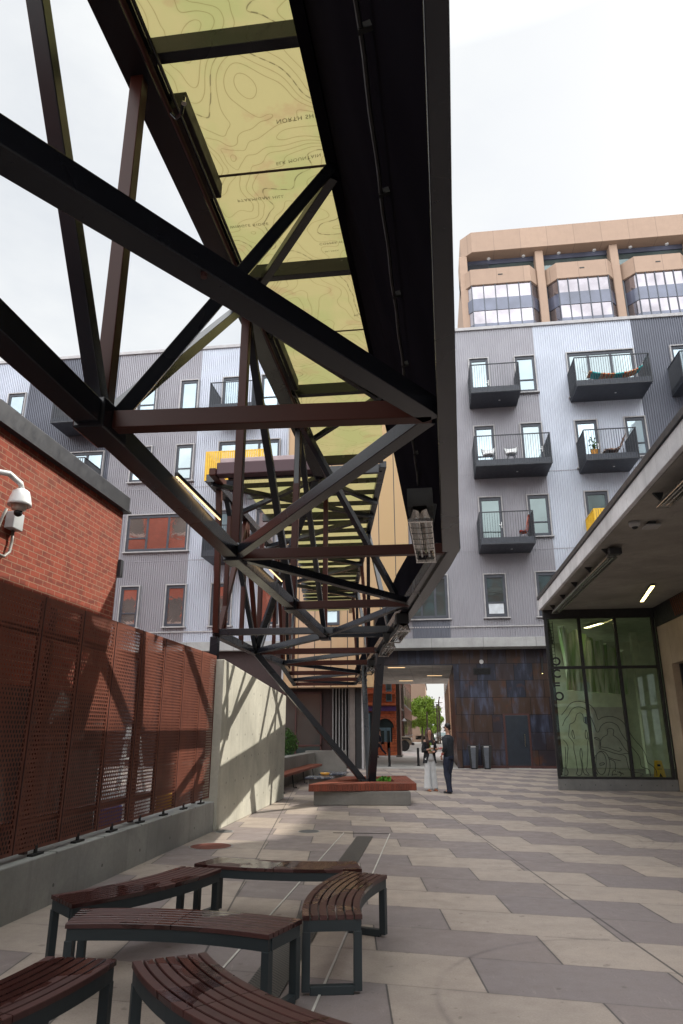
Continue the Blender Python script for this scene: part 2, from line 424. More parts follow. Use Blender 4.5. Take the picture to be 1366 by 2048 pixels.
M['paving'] = m_paving()
M['street'] = m_concrete('sunlit_street_concrete', (.60, .58, .55), None, stain=.15)  # pale tone stands in for sunlight on the ground beyond the plaza
M['asphalt'] = m_plain('dark_asphalt', (.10, .10, .10), .8)
M['leaf'] = m_plain('fresh_green_leaves', (.26, .40, .05), .6, var=.45, sc=3, bump=0)
M['leaf_dark'] = m_plain('dark_green_leaves', (.035, .10, .012), .6, var=.5, sc=8, bump=0)
M['bark'] = m_plain('grey_brown_bark', (.12, .09, .07), .9)
M['maroon'] = m_plain('maroon_metal_wall', (.050, .016, .014), .5)
M['light_warm'] = m_emit('warm_led', (1.0, .68, .34), 1.5)
M['added_room_light'] = m_emit('added_room_lamp', (1.0, .90, .55), 5)
M['light_yellow'] = m_emit('yellow_tube_light', (1.0, .84, .36), 3.5)

def m_patina():
    n = NT('blackened_steel_panels'); p = n.pos(False); X, Y, Z = n.sep(p)
    row = n.math('FLOOR', n.math('DIVIDE', Z, .78)); 
    wr = n.n('ShaderNodeTexWhiteNoise', _noise_dimensions='1D'); n.l(row, wr.inputs['W'])
    xx = n.math('ADD', n.math('DIVIDE', X, .86), wr.outputs[0]); ci = n.math('FLOOR', xx)
    wn = n.n('ShaderNodeTexWhiteNoise', _noise_dimensions='2D'); n.l(n.comb(ci, row), wn.inputs['Vector'])
    cc = n.mix(n.ramp(wn.outputs[0], .2, .8), (.020, .022, .036), (.052, .030, .022))
    s = n.noise(n.scale(p, (1.5, 1.5, .35)), 2.2, 5, .65)
    cc = n.mix(n.ramp(s, .5, .7, 0, .6), cc, (.075, .090, .15))
    o = n.noise(p, 1.7, 4, .6)
    cc = n.mix(n.ramp(o, .58, .72, 0, .7), cc, (.085, .034, .018))
    e1 = n.math('LESS_THAN', n.math('FRACT', xx), .025); e2 = n.math('LESS_THAN', n.math('FRACT', n.math('DIVIDE', Z, .78)), .03)
    n.col(n.mix(n.math('MAXIMUM', e1, e2), cc, (.006, .005, .006))); n.set(rough=n.ramp(s, .3, .7, .28, .5), metal=.35)
    n.bump(s, .1, .01); return n.m
M['patina'] = m_patina()
def m_grate():
    n = NT('drain_grate_mesh'); p = n.pos(False); X, Y, Z = n.sep(p)
    a = n.math('GREATER_THAN', n.math('FRACT', n.math('DIVIDE', X, .026)), .55)
    off = n.math('MULTIPLY', n.math('FLOORED_MODULO', n.math('FLOOR', n.math('DIVIDE', Y, .02)), 2.0), .5)
    b = n.math('GREATER_THAN', n.math('FRACT', n.math('ADD', n.math('DIVIDE', X, .034), off)), .5)
    c = n.math('GREATER_THAN', n.math('FRACT', n.math('DIVIDE', Y, .02)), .35)
    h = n.math('MULTIPLY', b, c)
    n.col(n.mix(h, (.11, .105, .10), (.010, .010, .010))); n.set(rough=.5, metal=.3); return n.m
M['grate'] = m_grate()
# ================================================================== SETTING: ground
MB().quad((-400,-60,-.012),(400,-60,-.012),(400,900,-.012),(-400,900,-.012)).build('ground', M['asphalt'], kind='structure')
MB().quad((-60,33.2,-.004),(60,33.2,-.004),(60,320,-.004),(-60,320,-.004)).build('street', M['street'], kind='structure')
MB().quad((-30,-12,0),(30,-12,0),(30,33.25,0),(-30,33.25,0)).build('plaza_pavement', M['paving'], kind='structure')

# ================================================================== apartment building
ROOF = 22.5
apt = thing('apartment_building', 'six storey apartment block in grey corrugated metal with balconies, closing the far end', 'building', (0, 33, 0))
def corr(x0, x1, z0, z1, m, y=33.0, pitch=.115, d=.042):
    n = int(round((x1-x0)/pitch)); p = (x1-x0)/n; xs = []
    for i in range(n):
        a = x0+i*p; xs += [(a, y), (a+p*.42, y), (a+p*.5, y-d), (a+p*.92, y-d)]
    xs.append((x1, y)); k = len(xs)
    v = [(a, b, z0) for a, b in xs]+[(a, b, z1) for a, b in xs]
    return MB().add(v, [(i, i+1, i+1+k, i+k) for i in range(k-1)]).build('wall_cladding', m, apt, recalc=False)
for x0, x1, mm in ((-44,-22.6,'light'),(-22.6,-17.2,'dark'),(-17.2,-12.27,'mid'),(-12.27,-6.9,'light'),(-6.9,.93,'mid'),(.93,6.06,'mid'),(6.06,11.1,'light'),(11.1,21,'dark')):
    corr(x0, x1, 5.8, ROOF-.16, M['panel_'+mm])
corr(-.85, .93, 5.8, 6.72, M['panel_dark'], y=32.955)
c = MB(); c.box(-44,21,33.03,43,5.37,ROOF-.2); c.build('wall', M['panel_mid'], apt)
c = MB(); c.box(-44,21,32.88,33.4,ROOF-.16,ROOF+.02); c.build('roof_edge', M['light_trim'], apt, bev=.01)
c = MB(); c.box(-44,21,32.915,32.96,6.30,6.36); c.build('drip_trim', M['light_trim'], apt)
for z in (10.0, 14.0):
    c = MB(); c.box(-44,21,32.955,32.975,z,z+.03); c.build('panel_joint', M['panel_mid'], apt)
c = MB(); c.box(-44,21,32.80,36,5.36,5.80); c.build('floor_slab', M['conc_band'], apt, bev=.01)

def window(x0, x1, z0, z1, kind='transom', glass='glass_sky', y=32.93, par=apt, surround=True):
    f = MB(); t = .12
    f.box(x0,x0+t,y-.03,y+.05,z0,z1); f.box(x1-t,x1,y-.03,y+.05,z0,z1)
    f.box(x0+t,x1-t,y-.03,y+.05,z1-t*1.3,z1); f.box(x0+t,x1-t,y-.03,y+.05,z0,z0+t)
    if kind == 'transom': zz = z0+(z1-z0)*.33; f.box(x0+t,x1-t,y-.028,y+.05,zz-.035,zz+.035)
    if kind == 'door': f.box(x0+t,x1-t,y-.028,y+.05,z1-.42,z1-.36) if False else None
    if kind == 'triple':
        w = x1-x0
        for a in (.32, .66): f.box(x0+w*a-.06,x0+w*a+.06,y-.028,y+.05,z0+t,z1-t*1.3)
    if kind == 'triple_sill':
        w = x1-x0
        for a in (.33, .68): f.box(x0+w*a-.05,x0+w*a+.05,y-.028,y+.05,z0+t,z1-t*1.3)
        zz = z0+(z1-z0)*.36; f.box(x0+t,x0+w*.33-.05,y-.026,y+.05,zz-.04,zz+.04)
    fr = f.build('window', M['frame'], par, bev=.006)
    g = MB(); g.quad((x0+t*.8,y+.015,z0+t*.8),(x1-t*.8,y+.015,z0+t*.8),(x1-t*.8,y+.015,z1-t),(x0+t*.8,y+.015,z1-t)); g.build('pane', M[glass], fr, recalc=False)
    if surround:
        s = MB(); e = .055; ya, yb = y-.10, y+.045
        s.box(x0-e,x0,ya,yb,z0-e*.6,z1+e); s.box(x1,x1+e,ya,yb,z0-e*.6,z1+e); s.box(x0,x1,ya,yb,z1,z1+e)
        s.box(x0-e-.08,x1+e+.08,ya-.03,yb,z0-e*.6-.06,z0-e*.6); s.build('window_surround', M['light_trim'], fr)
    if kind in ('door', 'triple'):
        h = MB(); hx = (x1-.05) if kind == 'door' else x0+(x1-x0)*.30
        h.box(hx-.018,hx+.018,y-.07,y-.034,z0+.92,z0+1.22); h.box(hx-.11,hx,y-.085,y-.06,z0+1.05,z0+1.09); h.build('handle', M['white'], fr)
    return fr
F = [18.02, 14.12, 10.2]      # balcony floor levels
# right-hand side, seen past the canopy
window(2.61,3.58,F[0],20.55,'door','glass_pale'); window(4.98,5.98,18.46,20.52,'transom','glass_sky')
window(7.66,10.98,F[0],20.53,'triple','glass_pale'); window(12.86,13.9,F[0],20.55,'door','glass_sky')
window(2.64,3.62,F[1],16.6,'transom','glass_sky'); window(4.98,6.0,F[1],16.62,'door','glass_pale')
window(7.68,8.73,F[1],16.62,'door','glass_sky'); window(10.1,11.05,14.6,16.66,'transom','glass_sky')
window(2.65,3.72,F[2],12.72,'door','glass_dark'); window(5.0,6.0,10.68,12.74,'transom','glass_dark')
window(7.76,8.82,F[2],12.8,'door','glass_dark')
_w = window(2.65,3.63,6.78,8.8,'transom','glass_dark'); MB().box(2.79,3.49,32.935,32.942,6.92,7.40).build('pane', M['blind'], _w); window(5.08,6.2,6.78,8.85,'transom','glass_dark')
window(-1.0,.88,6.76,8.83,'triple_sill','glass_dark')
# left-hand side
for x0, x1, z0, z1, k, g in ((-23.72,-22.7,18.3,20.25,'transom','glass_sky'),(-15.8,-14.76,18.4,20.32,'transom','glass_sky'),(-13.32,-12.35,18.4,20.38,'plain','glass_sky'),
    (-20.3,-17.5,14.12,16.32,'triple','glass_sky'),(-15.85,-14.75,14.45,16.46,'transom','glass_sky'),(-13.3,-12.37,14.42,16.46,'transom','glass_pale'),
    (-15.7,-12.36,10.56,12.52,'triple_sill','glass_red'),
    (-15.68,-14.72,6.63,8.68,'transom','glass_red'),(-13.25,-12.25,6.63,8.7,'plain','glass_red'),(-10.88,-9.85,6.63,8.72,'transom','glass_red'),(-8.45,-7.4,6.63,8.72,'plain','glass_red'),
    (-10.9,-9.9,F[0],20.4,'door','glass_sky'),(-8.7,-7.7,18.4,20.4,'transom','glass_sky'),(-10.92,-7.6,F[1],16.5,'triple','glass_sky'),(-10.9,-9.9,F[2],12.6,'door','glass_sky'),(-8.7,-7.7,10.6,12.6,'transom','glass_sky')):
    window(x0, x1, z0, z1, k, g)

def balcony(x0, x1, zb, m='coping', yf=31.18, label=None):
    b = MB(); b.box(x0+.02,x1-.02,yf+.02,32.94,zb,zb+.05); b.box(x0+.05,x1-.05,yf+.07,32.94,zb+.05,zb+.36)
    bo = b.build('balcony', M['frame'] if m == 'coping' else M['frame'], apt, label=label)
    r = MB(); zt = zb+1.56; mm = M['coping'] if m == 'coping' else M[m]
    r.box(x0,x1,yf-.01,yf+.035,zt,zt+.045); r.box(x0,x0+.045,yf+.035,32.94,zt,zt+.045); r.box(x1-.045,x1,yf+.035,32.94,zt,zt+.045)
    r.box(x0,x1,yf-.01,yf+.015,zb+.02,zb+.07)
    n = int((x1-x0)/.115); w = .012 if m == 'coping' else .09
    for i in range(n+1):
        x = x0+.01+(x1-x0-.02-w)*i/n; r.box(x,x+w,yf-.005,yf+.03,zb+.07,zt)
    n = int((32.9-yf)/.10)
    for i in range(1, n+1):
        y = yf+(32.9-yf)*i/n
        for xx in (x0, x1-.05): r.box(xx,xx+.05,y-.012,y+.0,zb+.02,zt)
    for xx in (x0, x1-.03): r.box(xx, xx+.03, yf-.006, yf+.03, zb, zt)
    r.build('railing', mm, bo)
    k = MB(); k.lathe(((x0+x1)/2+.25, 32.1, zb-.015), [(.0,0),(.05,0),(.05,.02)], 10); k.build('downlight', M['white'], bo)
    return bo
balcony(2.47,4.9,17.66); balcony(7.58,11.15,17.70); balcony(2.47,6.07,13.74); balcony(7.62,10.04,13.78); balcony(2.47,4.96,9.84)
balcony(7.66,11.0,9.80,'yellow',label='yellow railed balcony'); balcony(12.55,16.0,17.70)
balcony(-19.85,-16.9,17.38); balcony(-24.9,-22.9,17.4); balcony(-11.05,-8.75,17.6); balcony(-20.4,-17.6,13.7)
balcony(-11.05,-7.9,13.64,'yellow',label='bright yellow slatted balcony'); balcony(-10.95,-8.5,9.7)

# tan clad stair bay
b = MB(); b.box(-6.9,-2.66,32.05,33,3.55,17.6); b.box(-2.66,-.9,32.05,33,6.95,17.6); b.build('stair_bay', M['tan_panel'], apt, label='tan panelled stair bay')
window(-5.0,-4.25,6.4,7.2,'plain','glass_pale', y=32.02, surround=False)
b = MB(); b.box(-6.98,-6.9,32.0,33,3.5,17.7); b.build('corner_trim', M['light_trim'], apt)
# ground floor
b = MB(); b.box(1.0,21,33.9,43,-.02,5.36); b.box(1.0,1.25,33.7,33.9,0,4.65); b.build('ground_floor_wall', M['patina'], apt)
b = MB(); b.box(-8,1.0,33.9,34.1,4.65,5.36); b.build('passage_header', M['patina'], apt)
b = MB(); b.box(-8,1.0,34.1,47.8,4.66,5.36); b.build('passage_ceiling', m_concrete('passage_ceiling_panels', (.62,.57,.52), None, axis='y', boards=1.15, stain=.4), apt)
b = MB()
for y, x0 in ((35.0,-2.2),(44.5,-2.1),(40.5,-.3)): b.box(x0,x0+.85,y,y+.03,4.64,4.655)
b.build('passage_strip_light', M['light_warm'], apt)
b = MB(); b.box(1.0,6.0,33.82,33.9,0,.12); b.build('base_trim', M['maroon'], apt)
door = MB().box(3.27,4.30,33.84,33.93,.02,2.32).build('door', m_plain('navy_door_paint', (.012,.017,.026), .4), apt, bev=.01)
h = MB(); h.box(4.08,4.11,33.76,33.79,.95,1.5); h.box(4.085,4.105,33.79,33.84,1.0,1.03); h.box(4.085,4.105,33.79,33.84,1.42,1.45); h.build('handle', M['chrome'], door)
d = MB(); d.box(3.18,3.27,33.84,33.92,0,2.40); d.box(4.30,4.39,33.84,33.92,0,2.40); d.box(3.27,4.30,33.84,33.92,2.32,2.40); d.build('door_frame', M['maroon'], apt)
d = MB(); d.box(3.30,4.27,33.80,33.90,.0,.025); d.build('door_sill', M['chrome'], apt)
g = MB(); g.box(1.95,2.75,33.86,33.9,4.2,4.5)
for i in range(7): g.box(1.98,2.72,33.83,33.86,4.23+i*.036,4.245+i*.036)
g.build('air_vent', M['black'], apt)
b = MB(); b.box(-40,-4.75,33.2,36,0,5.36); b.build('storefront_wall', m_plain('dark_maroon_cladding', (.024,.010,.010), .55), apt)
sf = MB(); sf.box(-7.6,-5.3,33.08,33.18,.05,3.3); sf.build('storefront_window', M['glass_dark'], apt)
sf = MB()
for x in (-7.65,-6.5,-5.3): sf.box(x,x+.07,33.02,33.10,0,3.35)
sf.box(-7.65,-5.23,33.02,33.10,3.3,3.4); sf.box(-7.65,-5.23,33.02,33.10,.95,1.02); sf.build('storefront_frame', M['maroon'], apt)
f = MB()
for i in range(7): x = -4.72+i*.15; f.box(x,x+.05,33.0-.0,33.16,.35,5.3)
f.build('fin_screen', m_plain('grey_metal_fins', (.20,.20,.20), .5), apt)
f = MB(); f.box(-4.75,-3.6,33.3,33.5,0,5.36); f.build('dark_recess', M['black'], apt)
f = MB(); f.box(-3.88,-3.62,32.7,33.2,0,5.36); f.build('pillar', m_plain('taupe_pillar', (.14,.12,.11), .6), apt, bev=.01)
f = MB(); f.box(-3.60,-3.32,32.75,33.3,0,5.36); f.build('pillar', M['black'], apt)
f = MB(); f.box(-3.32,-3.24,32.75,33.5,0,5.36); f.build('pillar_edge', M['light_trim'], apt)
cam_ring = MB().lathe((2.35,33.83,4.78), [(.0,0),(.10,0),(.10,.03),(.07,.04),(.07,.07)], 14, 'y'); cam_ring.build('security_light', M['white'], apt)

# ================================================================== things on the balconies
def chair_shell(x, y, z, m, label, group=None, s=1.0, rot=0):
    t = thing('balcony_chair', label, 'chair', (x, y, z), group)
    b = MB(); b.rings([[Vector((x+math.cos(a)*rr*s, y+math.sin(a)*rr*s*.9, z+zz*s)) for a in [PI*1.05*k/10-.1+rot for k in range(11)]] for rr, zz in ((.20,.40),(.29,.46),(.33,.62),(.34,.80),(.33,.81),(.30,.62),(.24,.46),(.17,.42))], cap=False, close=False)
    b.build('backrest', M[m], t, smooth=True)
    MB().lathe((x, y, z+.38*s), [(.0,0),(.24*s,0),(.27*s,.04),(.25*s,.07),(0,.06)], 14).build('seat', M[m], t, smooth=True)
    for a, bb in ((-1,-1),(1,-1),(-1,1),(1,1)):
        MB().beam((x+a*.12*s,y+bb*.12*s,z+.40*s),(x+a*.22*s,y+bb*.22*s,z), .025).build('leg', M['black'], t)
    return t
chair_shell(3.15, 31.75, 14.12, 'white', 'white tub chair on the wide balcony, standing in front of the window')
chair_shell(4.25, 31.75, 14.12, 'white', 'white tub chair on the wide balcony, standing closest to the balcony door')
t = thing('orange_seat', 'orange lounge chair tucked against the right railing of the lowest small balcony', 'chair', (4.6, 31.6, 10.2))
b = MB(); b.rings([[Vector((4.55+dx+.10*k, 31.45+w*.5, 10.2+dz)) for w in (0,.2,.4,.6,.8)] for dx, dz, k in ((-.22,.38,0),(-.05,.34,0),(.08,.40,0),(.14,.7,0),(.22,1.12,0),(.28,1.10,0),(.20,.66,0),(.13,.30,0),(-.05,.27,0),(-.22,.32,0))], cap=False, close=False).build('seat', M['orange'], t, smooth=True)
for yy in (31.5, 31.8): MB().tube([(4.3,yy,10.2),(4.4,yy,10.5),(4.7,yy,10.5),(4.8,yy,10.2)], .015, 6).build('leg', M['black'], t)
# lounge chair with striped throw, potted plant (second balcony from the right)
t = thing('lounge_chair', 'brown wicker lounge chair with a striped blanket on the balcony beside the potted plant', 'chair', (9.4, 31.8, 14.12))
throw = NT('striped_blanket'); pp = throw.pos(False); tx = throw.sep(pp)
throw.col(throw.mix(throw.math('GREATER_THAN', throw.math('FRACT', throw.math('MULTIPLY', throw.math('ADD', tx[0], tx[2]), 6)), .5), (.28,.12,.08), (.50,.42,.35))); throw.set(rough=.9)
def sheet(pts, y0, y1, th, m, name, par):
    b = MB(); n = len(pts); v = []
    for x, z in pts: v += [(x,y0,z),(x,y1,z),(x,y1,z-th),(x,y0,z-th)]
    f = []
    for i in range(n-1):
        for k in range(4): f.append((i*4+k, i*4+(k+1)%4, (i+1)*4+(k+1)%4, (i+1)*4+k))
    f += [(3,2,1,0), tuple((n-1)*4+k for k in range(4))]
    return b.add(v, f).build(name, m, par, smooth=False)
sheet([(8.55,14.42),(8.85,14.50),(9.15,14.47),(9.35,14.55),(9.5,14.85),(9.62,15.15)], 31.5, 32.1, .05, throw.m, 'seat', t)
sheet([(8.6,14.46),(9.0,14.40),(9.4,14.62),(9.64,15.22)], 31.45, 32.15, .03, m_plain('brown_wicker', (.13,.07,.05), .8), 'frame', t)
for xx in (8.7, 9.45):
    for yy in (31.5, 32.1): MB().tube([(xx,yy,14.45),(xx,yy,14.13)], .015, 6).build('leg', M['black'], t)
t = thing('potted_plant', 'green plant in an ochre pot on the balcony beside the brown lounge chair', 'plant', (8.15, 31.7, 14.12))
MB().lathe((8.15,31.7,14.14), [(.0,0),(.13,0),(.18,.36),(.16,.36),(.15,.3),(0,.3)], 14).build('pot', m_plain('ochre_pot', (.55,.25,.04), .6), t)
lf = MB()
for i in range(46):
    a = random.uniform(0, 2*PI); h = random.uniform(.35, .95); r = random.uniform(.02, .22); c0 = Vector((8.15+r*math.cos(a), 31.7+r*math.sin(a), 14.14+h))
    u = Vector((random.uniform(-1,1), random.uniform(-1,1), random.uniform(-.4,1))).normalized()*.09; w = u.cross(Vector((.3,.5,.2))).normalized()*.035
    lf.quad(c0-u, c0-w, c0+u, c0+w)
lf.build('leaves', M['leaf_dark'], t, recalc=False)
MB().tube([(8.15,31.7,14.44),(8.18,31.7,14.8),(8.12,31.68,15.0)], .012, 6).build('stem', M['bark'], t)
# hammock on the widest top balcony
t = thing('hammock', 'orange and turquoise hammock slung low across the wide top balcony', 'hammock', (9.7, 31.9, 18.05))
ham = NT('woven_hammock_cloth'); pp = ham.pos(False); tx = ham.sep(pp); sc_ = ham.math('FRACT', ham.math('MULTIPLY', tx[0], .9))
ham.col(ham.mix(ham.math('GREATER_THAN', sc_, .62), ham.mix(ham.math('GREATER_THAN', ham.math('FRACT', ham.math('MULTIPLY', tx[0], 5)), .5), (.72,.17,.05), (.65,.45,.25)), (.05,.45,.45))); ham.set(rough=.8)
sheet([(8.35,18.72),(8.7,18.6),(9.2,18.52),(9.7,18.5),(10.2,18.56),(10.6,18.68),(10.9,18.86)], 31.55, 32.2, .05, ham.m, 'cloth', t)
MB().tube([(8.05,31.85,18.9),(8.35,31.85,18.72)], .012, 6).build('rope', M['white'], t)
MB().tube([(10.9,31.85,18.86),(11.05,31.85,19.2)], .012, 6).build('rope', M['white'], t)

# ================================================================== tan office tower behind
tow = thing('office_tower', 'tan stone office tower with projecting window bays rising behind the grey apartment block', 'building', (14, 55, 0))
MB().box(4.3,36,56.2,80,0,44.4).build('wall', M['tan_stone'], tow)
par_pts = [(5.05,52.5),(36,52.5),(36,58),(4.1,58),(4.1,53.4)]
b = MB(); b.prism([(x,y,42.72) for x,y in par_pts], (0,0,2.15)); b.build('parapet', M['tan_stone'], tow, bev=.03)
b = MB(); b.box(4.6,36,53.9,56.2,33,42.7); b.build('recessed_glazing', M['glass_dark'], tow)
g = MB(); g.box(4.65,6.6,53.8,53.88,40.9,42.5)
for i in range(12): g.box(4.7,6.55,53.74,53.8,41.0+i*.12,41.06+i*.12)
g.build('louvre', M['coping'], tow)
b = MB(); b.box(4.6,36,53.76,53.89,42.25,42.7); b.build('head_panel', M['spandrel'], tow)
for cx in (4.25, 10.95, 17.35, 23.8, 30.2):
    b = MB(); b.prism([(cx-.36,53.0,30),(cx+.36,53.0,30),(cx+.36,55,30),(cx-.36,55,30)], (0,0,12.72)); b.build('column', M['tan_stone'], tow, bev=.08)
def bay_poly(x0, x1, o=0): return [(x0-o,54.9),(x0-o,53.5-o*.4),(x0+.85-o*.4,52.5-o),(x1-.85+o*.4,52.5-o),(x1+o,53.5-o*.4),(x1+o,54.9)]
for x0, x1 in ((3.95,10.75),(11.35,17.3),(17.9,23.4),(24.3,29.8)):
    b = MB(); b.prism([(x,y,39.2) for x,y in bay_poly(x0,x1,.06)], (0,0,1.62)); by = b.build('bay', M['tan_stone'], tow, bev=.02)
    g = MB(); g.prism([(x,y,30) for x,y in bay_poly(x0,x1,-.1)], (0,0,9.2)); g.build('pane', M['glass_tower'], by)
    s = MB()
    for z0, z1 in ((36.6,37.82),(34.0,35.3),(30,32.6)): s.prism([(x,y,z0) for x,y in bay_poly(x0,x1,-.04)], (0,0,z1-z0))
    s.build('spandrel', M['spandrel'], by)
    mu = MB(); w = x1-x0-1.7
    for i in range(6):
        x = x0+.85+w*i/5; mu.box(x-.035,x+.035,52.5,52.66,30,39.2)
    mu.beam((x0+.02,53.5,30),(x0+.02,53.5,39.2),.1); mu.beam((x1-.02,53.5,30),(x1-.02,53.5,39.2),.1)
    mu.build('mullion', M['frame'], by)
    v = MB(); v.box((x0+x1)/2-.2,(x0+x1)/2+.2,52.41,52.46,40.05,40.15); v.build('vent_slot', M['black'], by)
for i in range(7):
    MB().lathe((6.6+i*3.1,53.6,42.66), [(.0,0),(.16,0),(.16,.06)], 10).build('soffit_light', M['white'], tow)

tow.scale = (1.5,1.5,1.5); tow.location = (21,82.5,-.81)      # a large block standing well back

# ================================================================== unseen buildings: an added shade block and the blocks mirrored in windows
eb = thing('added_shade_block', 'added white block out of view on the right, blocking sun and bouncing fill light', 'building', (21,10,0))  # unseen block added and sized to keep sun off the plaza floor
MB().box(18,26,-22,28,0,26.8).build('wall', M['fill_white'], eb)
MB().box(18,26,28.0,32.9,0,23.6).build('wall', M['fill_white'], eb)
for _j in range(6):
    for _i in range(9): MB().box(17.95,18.02,-20+_i*5.2,-18+_i*5.2,6+_j*3.5,7.9+_j*3.5).build('window', M['glass_dark'], eb)
wb = thing('brick_warehouse', 'tall red brick warehouse behind the viewer, reflected in the lower left windows', 'building', (-30,0,0))
MB().box(-60,-15,-8,4,0,24).build('wall', M['brick_refl'], wb)
w = MB()
for i in range(9):
    for j in range(5): w.box(-57+i*4.6,-55.4+i*4.6,3.96,4.05,2.6+j*4.4,4.9+j*4.4)
w.build('window', M['glass_dark'], wb)
s = MB()
for i in range(9):
    for j in range(5): s.box(-57.2+i*4.6,-55.2+i*4.6,3.9,4.08,2.35+j*4.4,2.6+j*4.4)
for z in (6.2, 15.2, 23.2): s.box(-60,-15,4.0,4.14,z,z+.35)
s.build('stone_band', M['light_trim'], wb)
sb = thing('added_reflection_block', 'dark red and grey office block added behind the viewer, mirrored in the lower right windows', 'building', (16,-48,0))  # unseen block added to give the lower windows dark reflections
MB().box(-8,44,-60,-45,0,27).build('wall', M['brick_dark'], sb)
w = MB()
for i in range(17):
    for j in range(7): w.box(-6.6+i*3,-4.8+i*3,-45.02,-44.9,1.5+j*3.7,3.6+j*3.7)
w.build('window', M['glass_sky'], sb)
s = MB()
for j in range(7): s.box(-8,44,-44.99,-44.8,.7+j*3.7,1.1+j*3.7)
s.build('floor_band', M['light_trim'], sb)

# ================================================================== left side: brick building, walls, perforated screen
bb = thing('brick_building', 'low red brick building behind the perforated screen on the left, with a dark metal coping', 'building', (-9,4,0))
MB().box(-16,-5.0,-12,10.25,0,5.10).build('wall', M['brick_red'], bb)
MB().box(-16,-5.002,10.25,10.27,0,5.10).build('end_wall', M['brick_red_y'], bb)
MB().box(-5.01,-4.985,-12,10.28,0,2.15).build('shade_backing', m_plain('painted_shade_black', (.016,.014,.013), .7), bb)  # black sheet standing in for the shade seen through the screen holes
MB().box(-16,-4.93,-12,10.34,5.10,5.36).build('coping', M['coping'], bb, bev=.008)
MB().box(-16,-4.90,-12,10.37,5.085,5.115).build('drip_edge', M['coping'], bb)
MB().box(-5.2,-4.95,10.27,10.37,4.0,4.28).build('scupper', M['coping'], bb)

lw = MB(); lw.box(-4.12,-3.80,-6,12.30,-.02,.47); lw.build('low_wall', M['conc_low'], label='low grey concrete kerb wall under the perforated rust screen', cat='wall', bev=.012)
v = [(-4.02,12.30,0),(-3.75,12.30,0),(-3.84,18.25,0),(-4.12,18.25,0),(-4.02,12.30,2.87),(-3.75,12.30,2.87),(-3.84,18.25,2.50),(-4.12,18.25,2.50)]
MB().add(v, [(0,1,2,3),(4,5,6,7),(0,1,5,4),(1,2,6,5),(2,3,7,6),(3,0,4,7)]).build('concrete_wall', M['conc_tall'], label='tall pale board-marked concrete wall striped by truss shadows', cat='wall', bev=.015)

sc = thing('perforated_screen', 'rust brown perforated metal fence standing on the low concrete wall', 'fence', (-3.9,4,.5))
n = 0
y = 12.30
while y > -3.5:
    MB().box(-3.905,-3.897,y-.83+.008,y-.008,.53,2.93).build('perforated_panel', M['perf'], sc)
    e = MB(); e.box(-3.95,-3.895,y-.83+.004,y-.83+.016,.53,2.93); e.build('panel_edge', M['maroon'], sc)
    for yy in (y-.1, y-.73): pass
    f = MB(); f.box(-3.93,-3.87,y-.52,y-.32,.47,.49); f.box(-3.91,-3.895,y-.45,y-.40,.49,.56); f.build('bracket', M['black'], sc)
    y -= .83
for yy in (11.9, 9.4, 6.9, 4.4): MB().box(-4.08,-4.02,yy,yy+.06,.47,2.9).build('post', M['maroon'], sc)
MB().box(-4.02,-3.96,-3.4,12.2,2.55,2.61).build('rail', M['maroon'], sc); MB().box(-4.02,-3.96,-3.4,12.2,.75,.81).build('rail', M['maroon'], sc)

MB().quad((-16,-12,.004),(-4.1,-12,.004),(-4.1,20,.004),(-16,20,.004)).build('yard_shade_floor', M['asphalt'], kind='structure')  # dark floor laid over the paving to deepen shade behind the screen
# yard things behind the screen
t = thing('step_ladder', 'white aluminium step ladder glimpsed through the holes of the rust screen', 'ladder', (-4.75,10.9,0))
for s in (-1, 1):
    MB().beam((-4.85,10.75+s*.22,0),(-4.75,10.85+s*.14,1.7),.05).build('rail', M['white'], t); MB().beam((-4.55,11.15+s*.22,0),(-4.75,10.9+s*.14,1.7),.04).build('leg', M['white'], t)
for i in range(5): MB().box(-4.86+i*.02,-4.78+i*.02,10.58,11.02,.3+i*.3,.33+i*.3).build('step', M['white'], t)
t = thing('storage_drum', 'blue plastic drum behind the rust screen', 'drum', (-4.7,9.9+.9,0))
t['label'] = 'blue plastic drum at the foot of the yard behind the rust screen'
MB().lathe((-4.72,10.2,.0), [(.0,0),(.17,0),(.19,.03),(.19,.3),(.2,.32),(.19,.34),(.19,.56),(.17,.6),(0,.6)], 18).build('body', m_plain('blue_plastic', (.015,.035,.17), .4), t, smooth=True)
t = thing('paint_bucket', 'yellow bucket behind the rust screen next to the tall concrete wall', 'bucket', (-4.6,11.75,0))
MB().lathe((-4.5,11.75,.0), [(.0,0),(.17,0),(.21,.62),(.22,.64),(.19,.63),(0,.6)], 16).build('body', M['yellow'], t, smooth=True)
t = thing('stacked_boxes', 'pale cardboard boxes stacked in the yard behind the rust screen', 'boxes', (-4.6,11.3,0))
MB().box(-4.95,-4.5,11.25,11.6,0,.38).build('box', M['light_trim'], t, bev=.01); MB().box(-4.9,-4.55,11.3,11.58,.385,.7).build('box', M['white'], t, bev=.01)

